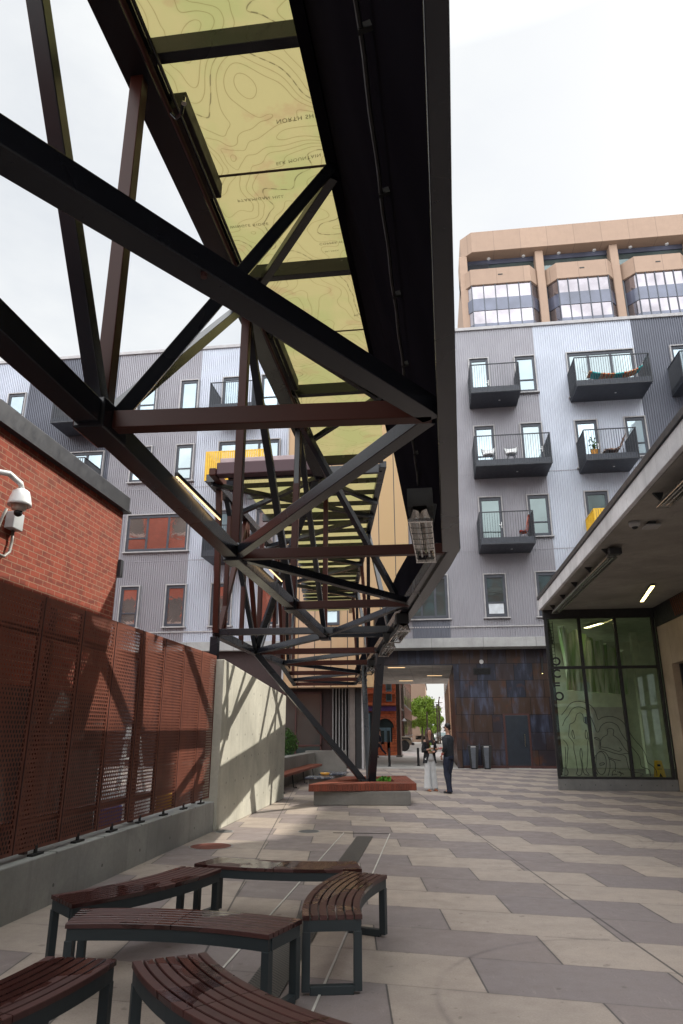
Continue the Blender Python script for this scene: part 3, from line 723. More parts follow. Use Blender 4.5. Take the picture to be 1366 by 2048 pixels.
# security camera on the brick wall
t = thing('security_camera', 'white dome security camera with grey conduit loop, fixed to the red brick wall', 'camera', (-4.95,7.2,4.0))
cx, cy, cz = -4.60, 6.86, 4.24
MB().box(-5.0,-4.93,6.38,6.62,4.20,4.55).build('mounting_plate', M['white'], t, bev=.008)
MB().tube([(-4.95,6.45,4.36),(-4.75,6.52,4.37),(-4.62,6.62,4.37),(-4.61,6.84,4.33),(-4.60,6.86,4.27)], .033, 12).build('arm', M['white'], t, smooth=True)
MB().lathe((cx,cy,cz-.17), [(.0,.20),(.045,.20),(.09,.17),(.11,.10),(.127,.03),(.131,.0),(.115,.0),(.08,.03)], 24).build('housing', M['white'], t, smooth=True)
MB().lathe((cx,cy,cz-.265), [(.0,.0),(.038,.0),(.042,.03),(.076,.042),(.088,.107),(.078,.12)], 20).build('lens_ring', m_plain('beige_ring', (.55,.48,.42), .5), t, smooth=True)
MB().ell((cx,cy,cz-.255), .048,.048,.045).build('dome', M['black'], t, smooth=True)
MB().box(-5.0,-4.88,7.22,7.42,3.93,4.14).build('junction_box', m_plain('grey_box', (.40,.42,.43), .5), t, bev=.01)
pts = [(-4.96,7.35,3.95),(-4.96,7.36,3.80),(-4.95,7.33,3.66),(-4.95,7.24,3.58),(-4.95,7.13,3.58),(-4.95,7.06,3.68),(-4.95,7.04,3.85),(-4.94,7.08,4.02),(-4.90,7.08,4.12)]
MB().tube(pts, .018, 8).build('conduit', m_plain('galvanised_conduit', (.26,.25,.23), .45), t, smooth=True)
# ================================================================== near steel truss canopy
V = Vector
ZL, ZT = 3.5, 6.5
near = thing('truss_canopy', 'black steel truss canopy overhead with translucent printed map roof sheets and glossy black side cladding', 'canopy', (-1, 4, 3.5))
L = {-1: V((-2.0,-2.7,ZL)), 0: V((-2.05,.6,ZL)), 1: V((-2.04,3.76,ZL)), 2: V((-2.14,7.22,ZL)), 3: V((-2.14,10.47,ZL)), 4: V((-2.16,13.96,ZL))}
def xr(y): return .10+.012*y if y < 7.3 else .17-.155*(y-7.3)
def RN(y, z=ZL): return V((xr(y), y, z))
Rr = {0: RN(.5), 1: V((.06,3.86,ZL)), 2: RN(7.25), 3: RN(10.45), 4: RN(13.8), 5: RN(16.84)}
def TL(y): return V((-2.06, y, ZT))
def xt(y): return -.85+.027*y if y < 10.7 else -.57-.155*(y-10.7)
def TR(y, z=ZT): return V((xt(y)+.02, y, z))
SB, SBr, SG = M['steel_black'], M['steel_brown'], M['steel_gloss']
def mem(name, p, q, w=.13, h=None, m=None, par=None, ext=0):
    k_ = .80 if par is None or (V(p).y+V(q).y)/2 < 14 else .95
    w = w*k_; h = h*k_ if h else None
    return MB().beam(p, q, w, h, ext=ext).build(name, m or SB, par or near, bev=.006)
mem('lower_chord', V((-2.0,-4,ZL)), L[1], .19, .19, ext=.02); mem('lower_chord', L[1], L[2], .185, .185, ext=.02)
mem('lower_chord', L[2], L[3], .18, .18, ext=.02); mem('lower_chord', L[3], L[4], .18, .18, ext=.02)
mem('upper_chord', V((-2.06,-4,ZT)), V((-2.06,12.55,ZT)), .27, .27)
MB().box(-2.0,-1.915,-4,12.4,6.50,6.597).build('edge_frame', SB, near, bev=.004)
mem('upper_chord', TR(-4, 6.42), TR(10.6, 6.42), .12, .16, m=SG)
for y, n_ in ((3.76,1),(6.95,2),(10.3,3),(13.6,4)):
    if n_ < 4: mem('post', L[n_], TL(y), .125, m=SBr)
mem('post', L[4], V((-2.1,13.6,ZT)), .12, m=SBr)
mem('post', L[0], TL(.6), .125, m=SBr)
mem('diagonal_brace', L[1], TL(1.96), .125); mem('diagonal_brace', L[1], TL(6.84), .12)
mem('diagonal_brace', TL(6.84), L[3], .12); mem('diagonal_brace', TL(10.24), L[3]+V((0,.1,0)), .11); mem('diagonal_brace', TL(10.24), L[4], .12)
mem('diagonal_brace', L[0], TL(1.96)+V((0,-.15,0)), .12)
mem('diagonal_brace', L[1]+V((.05,.05,.02)), TR(4.75, 6.36), .12)
mem('roof_brace', TL(6.84)+V((0,0,-.06)), TR(4.85, 6.36), .11); mem('roof_brace', TL(6.9)+V((0,0,-.08)), TR(9.3, 6.36), .10)
mem('roof_brace', TL(10.9)+V((0,0,-.08)), TR(9.1, 6.36), .10); mem('roof_brace', TL(.9)+V((0,0,-.08)), TR(-1.2, 6.36), .10)
mem('diagonal_brace', TL(10.0)+V((.05,0,0)), V((-.50,12.1,3.75)), .12)
mem('cross_beam', L[1]+V((.05,0,0)), Rr[1], .13, .15, m=SBr); mem('cross_beam', L[2], Rr[2], .12, .14, m=SBr); mem('cross_beam', L[3], Rr[3], .12, .14, m=SBr)
mem('lower_brace', L[0], Rr[1], .17, .15); mem('lower_brace', L[2], Rr[1]+V((-.02,.05,0)), .13); mem('lower_brace', L[2], Rr[3]+V((0,-.1,0)), .12)
mem('lower_brace', L[4], Rr[3], .12); mem('lower_brace', L[4], Rr[4]+V((0,.3,0)), .11)
# bolts on the big brace, corner gussets
MB().lathe(at(408,547,Z=3.44)+V((0,0,-.02)), [(.0,0),(.014,0),(.016,.03)], 8).build('bolt', M['maroon'], near)
for nn in (1, 2, 3, 4): MB().obox(L[nn]+V((0,0,.0)), V((.10,0,0)), V((0,.17,0)), V((0,0,.10))).build('gusset', SB, near, bev=.012)
# glossy side cladding: inclined sheet from roof edge down to the lower right chord
def poly_plate(name, pts, th, m, par, nrm=None):
    a = [V(p) for p in pts]; n_ = nrm or (a[1]-a[0]).cross(a[2]-a[0]).normalized()
    return MB().prism(a, n_*th).build(name, m, par, bev=0)
def xin(y): return .02+.019*y
poly_plate('side_cladding', [(xt(-4),-4,6.62),(xt(4.9),4.9,6.62),(xin(4.9),4.9,3.55),(xin(-4),-4,3.55)], .05, SG, near, V((.93,0,.3)))
poly_plate('side_cladding', [(xt(4.905),4.905,6.62),(-.56,10.67,6.62),(-.22,10.03,4.3),(xin(7.3),7.3,3.55),(xin(4.905),4.905,3.55)], .05, SG, near, V((.93,0,.3)))
ys = [-4,0,2,4,5.5,7.0]
v = [];
for y in ys: v.append((xin(y), y))
o_ = [(max(.055+.04*y, xin(y)+.05), y) for y in ys]
poly = [V((x,y,3.40)) for x,y in v]+[V((x,y,3.40)) for x,y in reversed(o_)]
MB().prism(poly, (0,0,.20)).build('edge_beam', SB, near, bev=.006)
rp = [-4,-1.7,.95,3.63,6.3,9.1,11.9]
for i in range(len(rp)-1):
    a, b_ = rp[i]+.005, rp[i+1]-.005
    MB().prism([(-1.98,a,6.60),(xt(a),a,6.60),(xt(b_),b_,6.60),(-1.98,b_,6.60)], (0,0,.006)).build('roof_sheet', M['map'], near)
    MB().box(-1.98, xt(rp[i])+.02, rp[i]-.045, rp[i]+.045, 6.42, 6.595).build('purlin', SB, near, bev=.005)
    ym = (rp[i]+rp[i+1])/2
    MB().box(-1.98, xt(ym), ym-.012, ym+.012, 6.592, 6.599).build('sheet_seam', M['bark'], near)
MB().box(-1.96, xt(11.9), 11.86, 11.94, 6.42, 6.595).build('purlin', SB, near, bev=.005)
# service pipes and linear lights under the left edge of the roof
MB().tube([(-1.90,-4,6.33),(-1.90,12.4,6.33)], .022, 8).build('service_pipe', SBr, near)
MB().tube([(-1.84,-4,6.36),(-1.84,12.4,6.36)], .014, 8).build('service_pipe', SB, near)
MB().tube([(-1.90,4.0,6.33),(-1.84,4.0,6.25),(-1.78,3.95,6.24),(-1.74,3.88,6.28)], .014, 8).build('sprinkler_drop', SB, near)
MB().lathe((-1.73,3.87,6.24), [(.0,0),(.022,0),(.010,.02),(.012,.06)], 8).build('sprinkler_head', M['chrome'], near)
for y0, y1 in ((4.05,5.05),(7.5,8.9)):
    MB().box(-1.965,-1.80,y0,y1,6.42,6.585).build('linear_floodlight', M['black'], near, bev=.008)
# cable with clips hung along the cladding
pts = []; cl = []
for i in range(46):
    y = 1.6+i*.125; s = .24; x = xin(y)*(1-s)+xt(y)*s; z = 3.55*(1-s)+6.62*s
    p = V((x-.035-.003*math.sin(i*1.3), y, z-.03-.004*math.sin(i*.9))); pts.append(p)
    if i % 7 == 3: cl.append(p)
MB().tube(pts, .011, 6).build('light_cable', M['black'], near); [MB().obox(p+V((.02,0,.01)), (.03,0,.01), (0,.012,0), (0,0,.018)).build('cable_clip', M['black'], near) for p in cl]
for y in (7.3, 9.0): MB().beam((xt(y)+.0,y,6.3),(xt(y)+.02,y+.002,6.29),.03).build('cable_clip', M['black'], near) if False else None

# map lettering, printed mirrored on the sheets (read from above)
def letter(txt, p, size, rot=0.0, par=near):
    cu = bpy.data.curves.new('txt', 'FONT'); cu.body = txt; cu.size = size; cu.space_character = 1.18; cu.offset = 0
    o = bpy.data.objects.new('txt', cu); col.objects.link(o); bpy.context.view_layer.update()
    me = bpy.data.meshes.new_from_object(o.evaluated_get(bpy.context.evaluated_depsgraph_get())); bpy.data.objects.remove(o)
    me.name = 'map_lettering'; q = bpy.data.objects.new('map_lettering', me); col.objects.link(q)
    off = root_loc(par)
    for vv in me.vertices:
        x, y = vv.co.x, vv.co.y
        c_, s_ = math.cos(rot), math.sin(rot)
        vv.co = V((p[0]+x*c_+y*s_*1, p[1]+x*s_ - y*c_*-1, p[2]+vv.co.z)) - off
    me.materials.clear(); me.materials.append(M['map_ink']); q.parent = par
    return q
for t_, (x, y), s_, r_ in (('NORTH SHEEP MTN', (-1.14,4.42), .125, -.06), ('ELK MOUNTAIN', (-1.24,4.87), .11, -.12), ('PTARMIGAN HILL', (-1.72,5.27), .11, .0), ('WINGLE RIDGE', (-1.90,5.62), .11, .0),
                         ('COPPER MTN', (-1.02,6.0), .10, -.05), ('SKI AREA', (-.98,6.13), .07, -.05), ('PEAK', (-.80,7.35), .12, -.1), ('JACQUE PEAK', (-1.8,7.9), .10, .0),
                         ('TENMILE', (-1.7,10.2), .11, .0)):
    letter(t_, (x, y, 6.594), s_*.47, r_)

# ================================================================== far truss canopy (turns left behind the first)
far = thing('truss_canopy', 'brown and black truss canopy further back on V legs, maroon gutter at its front', 'canopy', (-3, 20, 3.5))
def fm(name, p, q, w=.12, h=None, m=None): return mem(name, p, q, w, h, m, far)
def xl(y): return -4.3 if y < 19.7 else -4.3-.155*(y-19.7)
def xf(y): return -.75-.155*(y-12)
def FL(y, z=ZL): return V((xl(y), y, z))
B_ = V((-4.37,16.86,ZL))
fm('lower_chord', FL(13.45), B_, .17); fm('lower_chord', B_, FL(19.7), .17); fm('lower_chord', FL(19.7), FL(29), .17)
fm('upper_chord', FL(12.5,ZT), FL(19.7,ZT), .18); fm('upper_chord', FL(19.7,ZT), FL(29,ZT), .18)
fm('upper_chord', V((xf(12.2),12.2,ZT)), V((xf(29),29,ZT)), .14)
fm('lower_chord', V((xr(7.3),7.3,ZL+.02)), V((xr(29),29,ZL+.02)), .15)
# black gutter band along the right lower chord
bp = [(xin(7.3)+.01,7.31,3.56),(-.21,10.04,4.3),(xr(12),12,4.3),(xr(16.8),16.8,4.2),(xr(29),29,4.1),(xr(29),29,3.56)]
poly_plate('gutter_band', bp, .04, SG, far, V((.98,.15,0)))
ob = [at(*p, Z=3.42) for p in ((894,1103),(828,1206),(802,1248),(773,1293),(757,1308))]
ob2 = [at(*p, Z=3.42) for p in ((921,1096),(899,1135),(860,1190),(815,1247),(779,1293))]
MB().prism([V((p.x,p.y,3.41)) for p in ob]+[V((p.x,p.y,3.41)) for p in reversed(ob2)], (0,0,.19)).build('edge_beam', SB, far, bev=.005)
# fascia / gutter at the front
MB().box(-4.08,-2.0,12.18,12.42,6.44,6.70).build('gutter', m_steel('maroon_gutter', (.060,.026,.034), .35), far, bev=.02)
MB().box(-4.02,-2.0,12.22,12.42,6.705,6.80).build('gutter_lip', m_plain('sky_reflection_pink', (.42,.33,.34), .5), far, bev=.01)  # pink colour imitates sky reflected on the gutter edge
MB().box(-4.22,-4.08,12.15,12.9,6.42,6.58).build('gutter', M['steel_brown'], far, bev=.02)
for y in (13.35,): fm('post', FL(y)+V((.02,0,-.0)), FL(y,ZT)+V((.02,-.3,0)), .14, m=SBr)
fm('cross_beam', V((-4.32,13.45,ZL+.02)), V((xr(13.45),13.45,ZL+.02)), .14, .16)
MB().box(-4.40,-4.24,13.37,13.53,2.9,3.43).build('wall_bracket', SB, far, bev=.008)
for y in (13.95, 16.9, 20.3, 23.7, 27.0): fm('post', FL(y), FL(y,ZT), .115, m=SBr)
for a, b_ in ((13.6,16.7),(20.2,17.0),(20.4,23.6),(26.9,23.8)): fm('diagonal_brace', FL(a,ZT), FL(b_), .11)
fm('diagonal_brace', FL(15.3,ZT), FL(13.6), .11, m=SBr); fm('diagonal_brace', FL(15.3,ZT), FL(16.8), .11, m=SBr); fm('diagonal_brace', FL(18.8,ZT), FL(20.2), .10, m=SBr); fm('post', FL(15.3), FL(15.3,ZT), .10, m=SBr); fm('post', FL(18.6), FL(18.6,ZT), .10, m=SBr)
fm('diagonal_brace', V((-2.1,12.5,ZT)), B_, .14)
fm('lower_brace', L[4], B_, .14)
for y in (16.84, 19.9, 23.4, 26.5, 29): fm('cross_beam', FL(y) if y != 16.84 else B_, RN(y), .12, .14, m=SBr)
for a, b_ in ((19.7,16.84),(19.7,23.4),(26.5,23.4),(26.5,29)): fm('lower_brace', FL(a), RN(b_), .11)
def XF(y, z=6.4): return V((xf(y), y, z))
for a, b_ in (((FL(12.6,6.4)), XF(15.2)),(XF(15.2), FL(17.6,6.4)),(FL(17.6,6.4), XF(20)),(XF(20), FL(22.5,6.4)),(FL(22.5,6.4), XF(25)),(V((-2.1,12.5,6.4)), FL(14.6,6.4)),(V((-2.1,12.5,6.4)), XF(14.2)),):
    fm('roof_brace', a, b_, .12)
for a, b_ in ((16.8,13.7),(16.8,20.0),(23.2,20.0),(23.2,26.4)): fm('diagonal_brace', V((xf(a),a,ZT)), RN(b_, 3.6), .10)
for y in (20.0, 26.4): fm('post', V((xf(y),y,ZT)), RN(y, 3.6), .10, m=SBr)
y = 12.45; k = 0
while y < 28.9:
    w = .09 if k % 4 == 0 else .05
    MB().box(-3.9 if y < 19.7 else xl(y)+.4, xf(y), y-w/2, y+w/2, 6.42 if k % 4 == 0 else 6.50, 6.595).build('purlin', SB, far)
    y += .72; k += 1
for a in range(8):
    y0 = 12.43+a*2.1; y1 = y0+2.09
    l0 = -3.85 if y0 < 19.7 else xl(y0)+.45; l1 = -3.85 if y1 < 19.7 else xl(y1)+.45
    MB().prism([(l0,y0,6.6),(xf(y0),y0,6.6),(xf(y1),y1,6.6),(l1,y1,6.6)], (0,0,.006)).build('roof_sheet', M['map'], far)
# V legs down to the planter
base = V((-1.66,18.05,.36))
fm('leg', B_, base+V((-.06,0,0)), .15); fm('leg', V((xr(16.84)+.08,16.84,3.45)), base+V((.06,-.05,0)), .19)
fm('leg', V((xr(21.1)-.1,21.1,3.5)), base+V((0,.15,0)), .15)
MB().beam(base+V((0,0,-.2)), base+V((0,0,.12)), .36, .3).build('leg_shoe', SB, far, bev=.01)

# ------------------------------------------------------------------ strip lights
def strip(p, q, label, group=None, m='light_warm', w=.012):
    t = thing('strip_light', label, 'light', tuple(V(p)), group)
    d = (V(q)-V(p)).normalized(); sd = d.cross(V((0,0,1))).normalized()
    MB().beam(p, q, w+.02, .03).build('housing', M['black'], t)
    n_ = 24; s = MB()
    for i in range(n_):
        a = V(p).lerp(V(q), (i+.15)/n_); b_ = V(p).lerp(V(q), (i+.85)/n_)
        s.beam(a+V((0,0,-.02)), b_+V((0,0,-.02)), w, .012)
    s.build('led_strip', M[m], t); return t
strip((-1.99,4.95,3.60), (-1.99,6.15,3.60), 'lit warm LED strip on the left lower chord, the nearer and longer one')
strip((-2.00,7.95,3.60), (-2.00,9.05,3.60), 'lit warm LED strip further along the same chord, behind the crossing braces')

# ------------------------------------------------------------------ infrared heaters on the truss
def heater(c, d, L_=1.34, W=.17, label='', group='infrared heaters under the truss'):
    c = V(c); d = V(d).normalized(); s = V((d.y,-d.x,0)).normalized(); u = V((0,0,1))
    t = thing('patio_heater', label, 'heater', tuple(c), group)
    h = W/2
    b = MB()
    a0, a1 = c-d*L_/2, c+d*L_/2
    prof = [(-h,0),(-h-.006,.0),(-h*.7,.13),(h*.7,.13),(h+.006,0),(h,0),(h*.62,.12),(-h*.62,.12)]
    b.rings([[a+s*x+u*z for x, z in prof] for a in (a0, a1)]); b.build('housing', M['black'], t)
    r = MB(); pr = [(-h*.95,.01),(-h*.6,.10),(-h*.15,.085),(0,.06),(h*.15,.085),(h*.6,.10),(h*.95,.01)]
    n_ = len(pr); vs = []
    for a in (a0+d*.02, a1-d*.02): vs += [a+s*x+u*z for x, z in pr]
    r.add(vs, [(i,i+1,i+1+n_,i+n_) for i in range(n_-1)]); r.build('reflector', M['chrome'], t, recalc=False)
    for k in (-1, 1): MB().tube([a0+s*k*.035+u*.035+d*.05, a1+s*k*.035+u*.035-d*.05], .009, 8).build('heating_rod', M['white'], t)
    e = MB(); e.obox(a0+u*.0, s*(h+.01), d*.018, u*.012); e.obox(a1, s*(h+.01), d*.018, u*.012)
    for k in (-1, 1): e.beam(a0+s*k*h, a1+s*k*h, .012, .012)
    e.build('rim', M['chrome'], t)
    g = MB()
    for i in range(1, 8):
        p = a0.lerp(a1, i/8); g.tube([p-s*h-u*.008, p-u*.012, p+s*h-u*.008], .003, 5)
    g.tube([a0-u*.01, a1-u*.01], .003, 5); g.build('wire_guard', M['black'], t)
    MB().beam(c+u*.12, c+u*.36+s*.05, .16, .05).build('mount', M['black'], t); MB().obox(a0+d*.2+u*.215, s*.10, d*.12, u*.08).build('control_box', M['black'], t)
    return t
heater((-.03,5.75,3.17), (.03,1.3,0), label='large wire guarded infrared heater nearest the viewer, hung under the glossy black cladding')
dd = V((-.155,1,0))
for y, lb in ((11.7,'infrared heater hung where the black gutter band starts to bend left, second nearest'),(14.0,'infrared heater directly in front of the top of the black V leg'),(19.0,'infrared heater just behind the black V leg, above the bluish second leg'),(22.8,'farthest and smallest infrared heater at the end of the truss')):
    heater(V((xr(y)-.03, y, 3.14)), dd, 1.5, .2, lb)

# ================================================================== planter bench with the truss legs
pl = thing('planter_bench', 'concrete planter with a red brown slatted timber seat rim around the truss legs', 'planter', (-1.6,18,0))
zt = .46
FLp, FRp, BRp, BLp = at(617,1569,Z=zt), at(833,1567,Z=zt), at(812,1551.5,Z=zt), at(690,1552.5,Z=zt)
oFL, oFR, oBR, oBL = at(668,1563.5,Z=zt), at(790,1563,Z=zt), at(777,1553.5,Z=zt), at(730,1555,Z=zt)
base_poly = [(-2.82,16.72),(-.60,16.93),(BRp.x-.2,BRp.y-.25),(BLp.x+.15,BLp.y-.3)]
b = MB(); b.prism([(x,y,0) for x,y in base_poly], (0,0,.30)); b.build('base', M['conc_base'], pl, bev=.015)
def deck(P0, P1, Q0, Q1, n_):
    b = MB()
    for i in range(n_):
        a, c = (i+.06)/n_, (i+.94)/n_
        q = [P0.lerp(P1,a), P0.lerp(P1,c), Q0.lerp(Q1,c), Q0.lerp(Q1,a)]
        b.prism([V((p.x,p.y,zt-.15)) for p in q], (0,0,.15+random.uniform(-.002,.002)))
    return b.build('seat_slats', M['ipe_red'], pl)
deck(FLp, FRp, oFL, oFR, 42); deck(FRp, BRp, oFR, oBR, 38); deck(BRp, BLp, oBR, oBL, 34); deck(BLp, FLp, oBL, oFL, 40)
MB().prism([V((p.x,p.y,.30)) for p in (oFL,oFR,oBR,oBL)], (0,0,.04)).build('soil', M['bark'], pl)
def leaf_cluster(c, r, n_, size, m, name, par=None, squash=1.0, **kw):
    b = MB(); c = V(c)
    for i in range(n_):
        d = V((random.gauss(0,1), random.gauss(0,1), random.gauss(0,1))).normalized()*r*random.uniform(.3,1)**.6; d.z *= squash
        p = c+d; u = V((random.uniform(-1,1), random.uniform(-1,1), random.uniform(-1,1))).normalized()*size*random.uniform(.6,1.3); w = u.cross(V((random.uniform(-1,1),.7,.3))).normalized()*size*.45
        b.quad(p-u, p-w, p+u, p+w)
    return b.build(name, m, par, recalc=False, **kw)
pg = thing('bedding_plant', 'small tuft of bright green plants in the planter right of the truss legs', 'plant', (-1.25,18.1,.34))
leaf_cluster((-1.27,17.95,.45), .20, 160, .045, m_plain('bright_green_leaves', (.10,.30,.03), .5, var=.4, bump=0), 'leaves', pg, .6)
for i in range(5): MB().tube([(-1.3+.04*i,17.95+.03*i,.34),(-1.33+.05*i,17.95,.5)], .006, 5).build('stem', M['leaf_dark'], pg)

# ================================================================== terrace behind the tall wall
b = MB(); b.box(-5.0,-4.62,20.0,27.6,0,.84); b.box(-5.0,-3.42,27.6,27.9,0,.90); b.build('retaining_wall', M['conc_base'], label='L shaped grey concrete planter wall behind the timber wall bench', cat='wall', bev=.015)
MB().box(-8,-5.0,20,27.9,0,.7).build('raised_bed', M['bark'], label='raised planting bed of dark soil behind the terrace wall', cat='planting bed')
sh = thing('shrub', 'rounded dark green shrub above the terrace wall, beside the end of the tall concrete wall', 'shrub', (-5.3,24.5,.7))
leaf_cluster((-5.25,24.6,1.25), .55, 1500, .05, M['leaf_dark'], 'foliage', sh, .9)
for i in range(4): MB().tube([(-5.25,24.6,.7),(-5.25+.2*math.cos(i*1.6),24.6+.2*math.sin(i*1.6),1.2)], .015, 6).build('stem', M['bark'], sh)
wbn = thing('wall_bench', 'long dark red timber bench on metal legs along the terrace wall', 'bench', (-4.4,22.5,0))
for i in range(5): MB().box(-4.60+i*.09,-4.525+i*.09,19.2,26.5,.40,.47).build('slat', M['ipe_red'], wbn)
for y in (19.8,21.6,23.4,25.2): MB().tube([(-4.55,y,.40),(-4.3,y,.38),(-4.25,y,.02),(-4.15,y,.02)], .02, 8).build('leg', M['black'], wbn)
mos = NT('mosaic_table_top'); pz = mos.pos(False); vo = mos.n('ShaderNodeTexVoronoi', Scale=9.0); mos.l(pz, vo.inputs['Vector']); mos.col(mos.mix(mos.ramp(vo.outputs['Distance'], .25, .5), (.30,.33,.37), (.06,.07,.10))); mos.set(rough=.25)
for (px, py, w_, d_, lab) in ((640,1553,.75,.7,'grey mosaic topped low square table nearest the timber wall bench'),(668,1545,.8,1.1,'grey mosaic topped low table further back, in front of the fin screen')):
    p = at(px, py, Z=.38); t = thing('low_table', lab, 'table', (p.x,p.y,0))
    MB().box(p.x-w_/2,p.x+w_/2,p.y-d_/2,p.y+d_/2,.33,.38).build('table_top', mos.m, t, bev=.01)
    MB().box(p.x-w_/2+.1,p.x+w_/2-.1,p.y-d_/2+.1,p.y+d_/2-.1,0,.33).build('pedestal', M['conc_base'], t, bev=.01)
p = at(655,1547,Z=.38); t = thing('table_lantern', 'small amber lantern bowl on the nearer low mosaic table', 'lantern', (p.x,p.y,.38))
p = at(650,1549,Z=.40)
MB().lathe((p.x,p.y,.382), [(.0,0),(.10,0),(.15,.05),(.14,.07),(.09,.03),(0,.02)], 14).build('bowl', m_plain('amber_bowl', (.75,.38,.05), .3), t, smooth=True)
MB().box(p.x-.03,p.x+.03,p.y-.03,p.y+.03,.402,.45).build('candle', M['white'], t)

# ================================================================== curved benches in the foreground
def make_bench(label):
    t = thing('curved_bench', label, 'bench', (0,0,0), 'curved timber benches in the foreground')
    Ro, Ri, A = 2.80, 2.39, R(16.2); dcy = Ro*math.cos(A); C = V((0,-dcy,0))
    def P(r, a, z): return V((r*math.sin(a), -dcy+r*math.cos(a), z))
    nsl = 7; wsl = (Ro-Ri)/nsl
    for half, (a0, a1) in enumerate(((-A, -.0012), (.0012, A))):
        b = MB()
        for k in range(nsl):
            r0 = Ri+k*wsl+.005; r1 = r0+wsl-.010; N = 9; rg = []
            for i in range(N+1):
                a = a0+(a1-a0)*i/N
                rg.append([P(r0,a,.430), P(r1,a,.430), P(r1,a,.455), P(r1-.003,a,.458), P(r0+.003,a,.458), P(r0,a,.455)])
            b.rings(rg)
        b.build('slat_seat', M['ipe'], t)
    f = MB()
    for r in (Ri+.012, Ro-.047):
        N = 16; f.rings([[P(r,-A+.004+(2*A-.008)*i/N,z) if s == 0 else P(r+.035,-A+.004+(2*A-.008)*i/N,z) for s, z in ((0,.36),(1,.36),(1,.428),(0,.428))] for i in range(N+1)])
    for a in (-A+.011, 0, A-.011):
        e = P(1,a,0)-P(0,a,0); f.beam(P(Ri+.047,a,.395), P(Ro-.047,a,.395), .05, .066)
    f.build('apron_frame', M['steel_grey'], t)
    for a in (-A+.0118, A-.0118):
        g = MB(); tn = V((math.cos(a),-math.sin(a),0)); rd = V((math.sin(a),math.cos(a),0))
        for r in (Ri+.035, Ro-.035): g.obox(P(r,a,.19), rd*.027, tn*.026, V((0,0,.171)))
        g.obox(P((Ri+Ro)/2,a,.026), rd*((Ro-Ri)/2-.062), tn*.0255, V((0,0,.026)))
        g.build('leg_frame', M['steel_grey'], t, bev=.003)
    return t
bl = ['curved bench running away from the viewer on the left, beside the low kerb wall', 'rearmost curved bench, lying across the view just before the drain channel', 'wide curved bench in the middle lying across the view, with wet reflections at both ends',
      'rightmost curved bench, end on, its open square leg frame facing the viewer', 'curved bench cut off by the bottom edge of the picture, one half dark and wet', 'curved bench in the bottom left corner, cut by the left edge of the picture']
ends = [((-1.93,6.53),(-2.57,5.15)),((-.71,6.68),(-2.22,6.74)),((-2.46,5.04),(-.9,4.96)),((-.92,5.03),(-.83,6.59)),((-.49,2.94),(-1.64,3.99)),((-1.73,4.02),(-2.16,2.52))]
b0 = make_bench(bl[0])
for i, (p, q) in enumerate(ends):
    o = b0 if i == 0 else copy_tree(b0)
    o['label'] = bl[i]; p, q = V((*p,0)), V((*q,0)); d = q-p
    o.location = (p+q)/2; o.rotation_euler = (0,0,math.atan2(d.y,d.x))
for o in list(bpy.data.objects):
    if 'loc0' in o.keys() and o.name.startswith('curved_bench'): pass

# ================================================================== drain channel, covers
g = MB(); g.box(-1.31,-1.05,3.2,12.0,.004,.010); g.build('drain_grate', M['grate'], label='long dark perforated drain grate set in the paving between two steel strips', cat='drain')
for x, lb in ((-.80,'thin pale steel strip in the paving on the right of the drain grate'),(-1.57,'thin pale steel strip in the paving on the left of the drain grate')):
    MB().box(x-.008,x+.008,2.0,12.36,.003,.008).build('paving_strip', m_plain('galvanised_strip', (.55,.53,.49), .4), label=lb, cat='metal strip')
MB().box(-1.75,-.79,12.36,12.38,.003,.007).build('paving_strip', M['black'], label='short dark joint strip across the far end of the drain', cat='metal strip')
def cover(c, r, m, label):
    t = thing('manhole_cover', label, 'manhole cover', (c[0],c[1],0))
    b = MB(); b.lathe((c[0],c[1],.002), [(.0,0),(r,0),(r,.004),(r*.9,.0045),(r*.88,.007),(0,.007)], 32); b.build('lid', m, t)
    MB().lathe((c[0],c[1],.001), [(r*1.0,0),(r*1.09,0),(r*1.09,.004),(r*1.0,.004)], 32).build('ring', M['conc_low'], t)
cover((-3.34,10.75), .30, m_plain('rusty_cover', (.135,.036,.024), .6), 'large rust red round cover near the kerb wall')
cover((-2.18,12.49), .17, M['asphalt'], 'small dark round cover in the middle of the paving, before the planter')
cover((-3.60,12.3), .14, M['asphalt'], 'small dark round cover close to the foot of the tall concrete wall')
cover((-1.25,6.72), .09, M['conc_base'], 'tiny grey round cap under the bench ring')

# ================================================================== pavilion on the right
pv = thing('pavilion', 'low pavilion on the right with deep concrete roof slab and green tinted glazed room', 'building', (7,15,0))
GX0, GX1, GY = 3.50, 6.72, 21.8
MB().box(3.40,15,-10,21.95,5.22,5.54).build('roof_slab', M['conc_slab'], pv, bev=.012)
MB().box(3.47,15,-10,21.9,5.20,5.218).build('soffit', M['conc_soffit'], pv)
MB().box(3.37,15,-10,21.99,5.545,5.66).build('coping', M['coping'], pv, bev=.006)
MB().box(GX0,GX1+.06,GY-.04,GY+.16,0,.31).build('plinth', M['conc_plinth'], pv, bev=.008)
MB().box(GX0-.02,GX1+.1,GY-.05,GY+.12,4.93,5.195).build('head_beam', M['black'], pv)
SX = 4.75   # the west side of the glazed room runs back at a slant
def slant(y): return GX0+(SX-GX0)*(y-GY)/(28.7-GY)
def swall(name, z0, z1, th, m, y0=GY+.17, y1=28.7): return MB().prism([(slant(y0),y0,z0),(slant(y0)+th,y0,z0),(slant(y1)+th,y1,z0),(slant(y1),y1,z0)], (0,0,z1-z0)).build(name, m, pv, recalc=True)
swall('head_beam', 4.93, 5.195, .13, M['black']); swall('plinth', 0, .31, .15, M['conc_plinth'])
mul = [3.535,4.53,5.585,6.69]
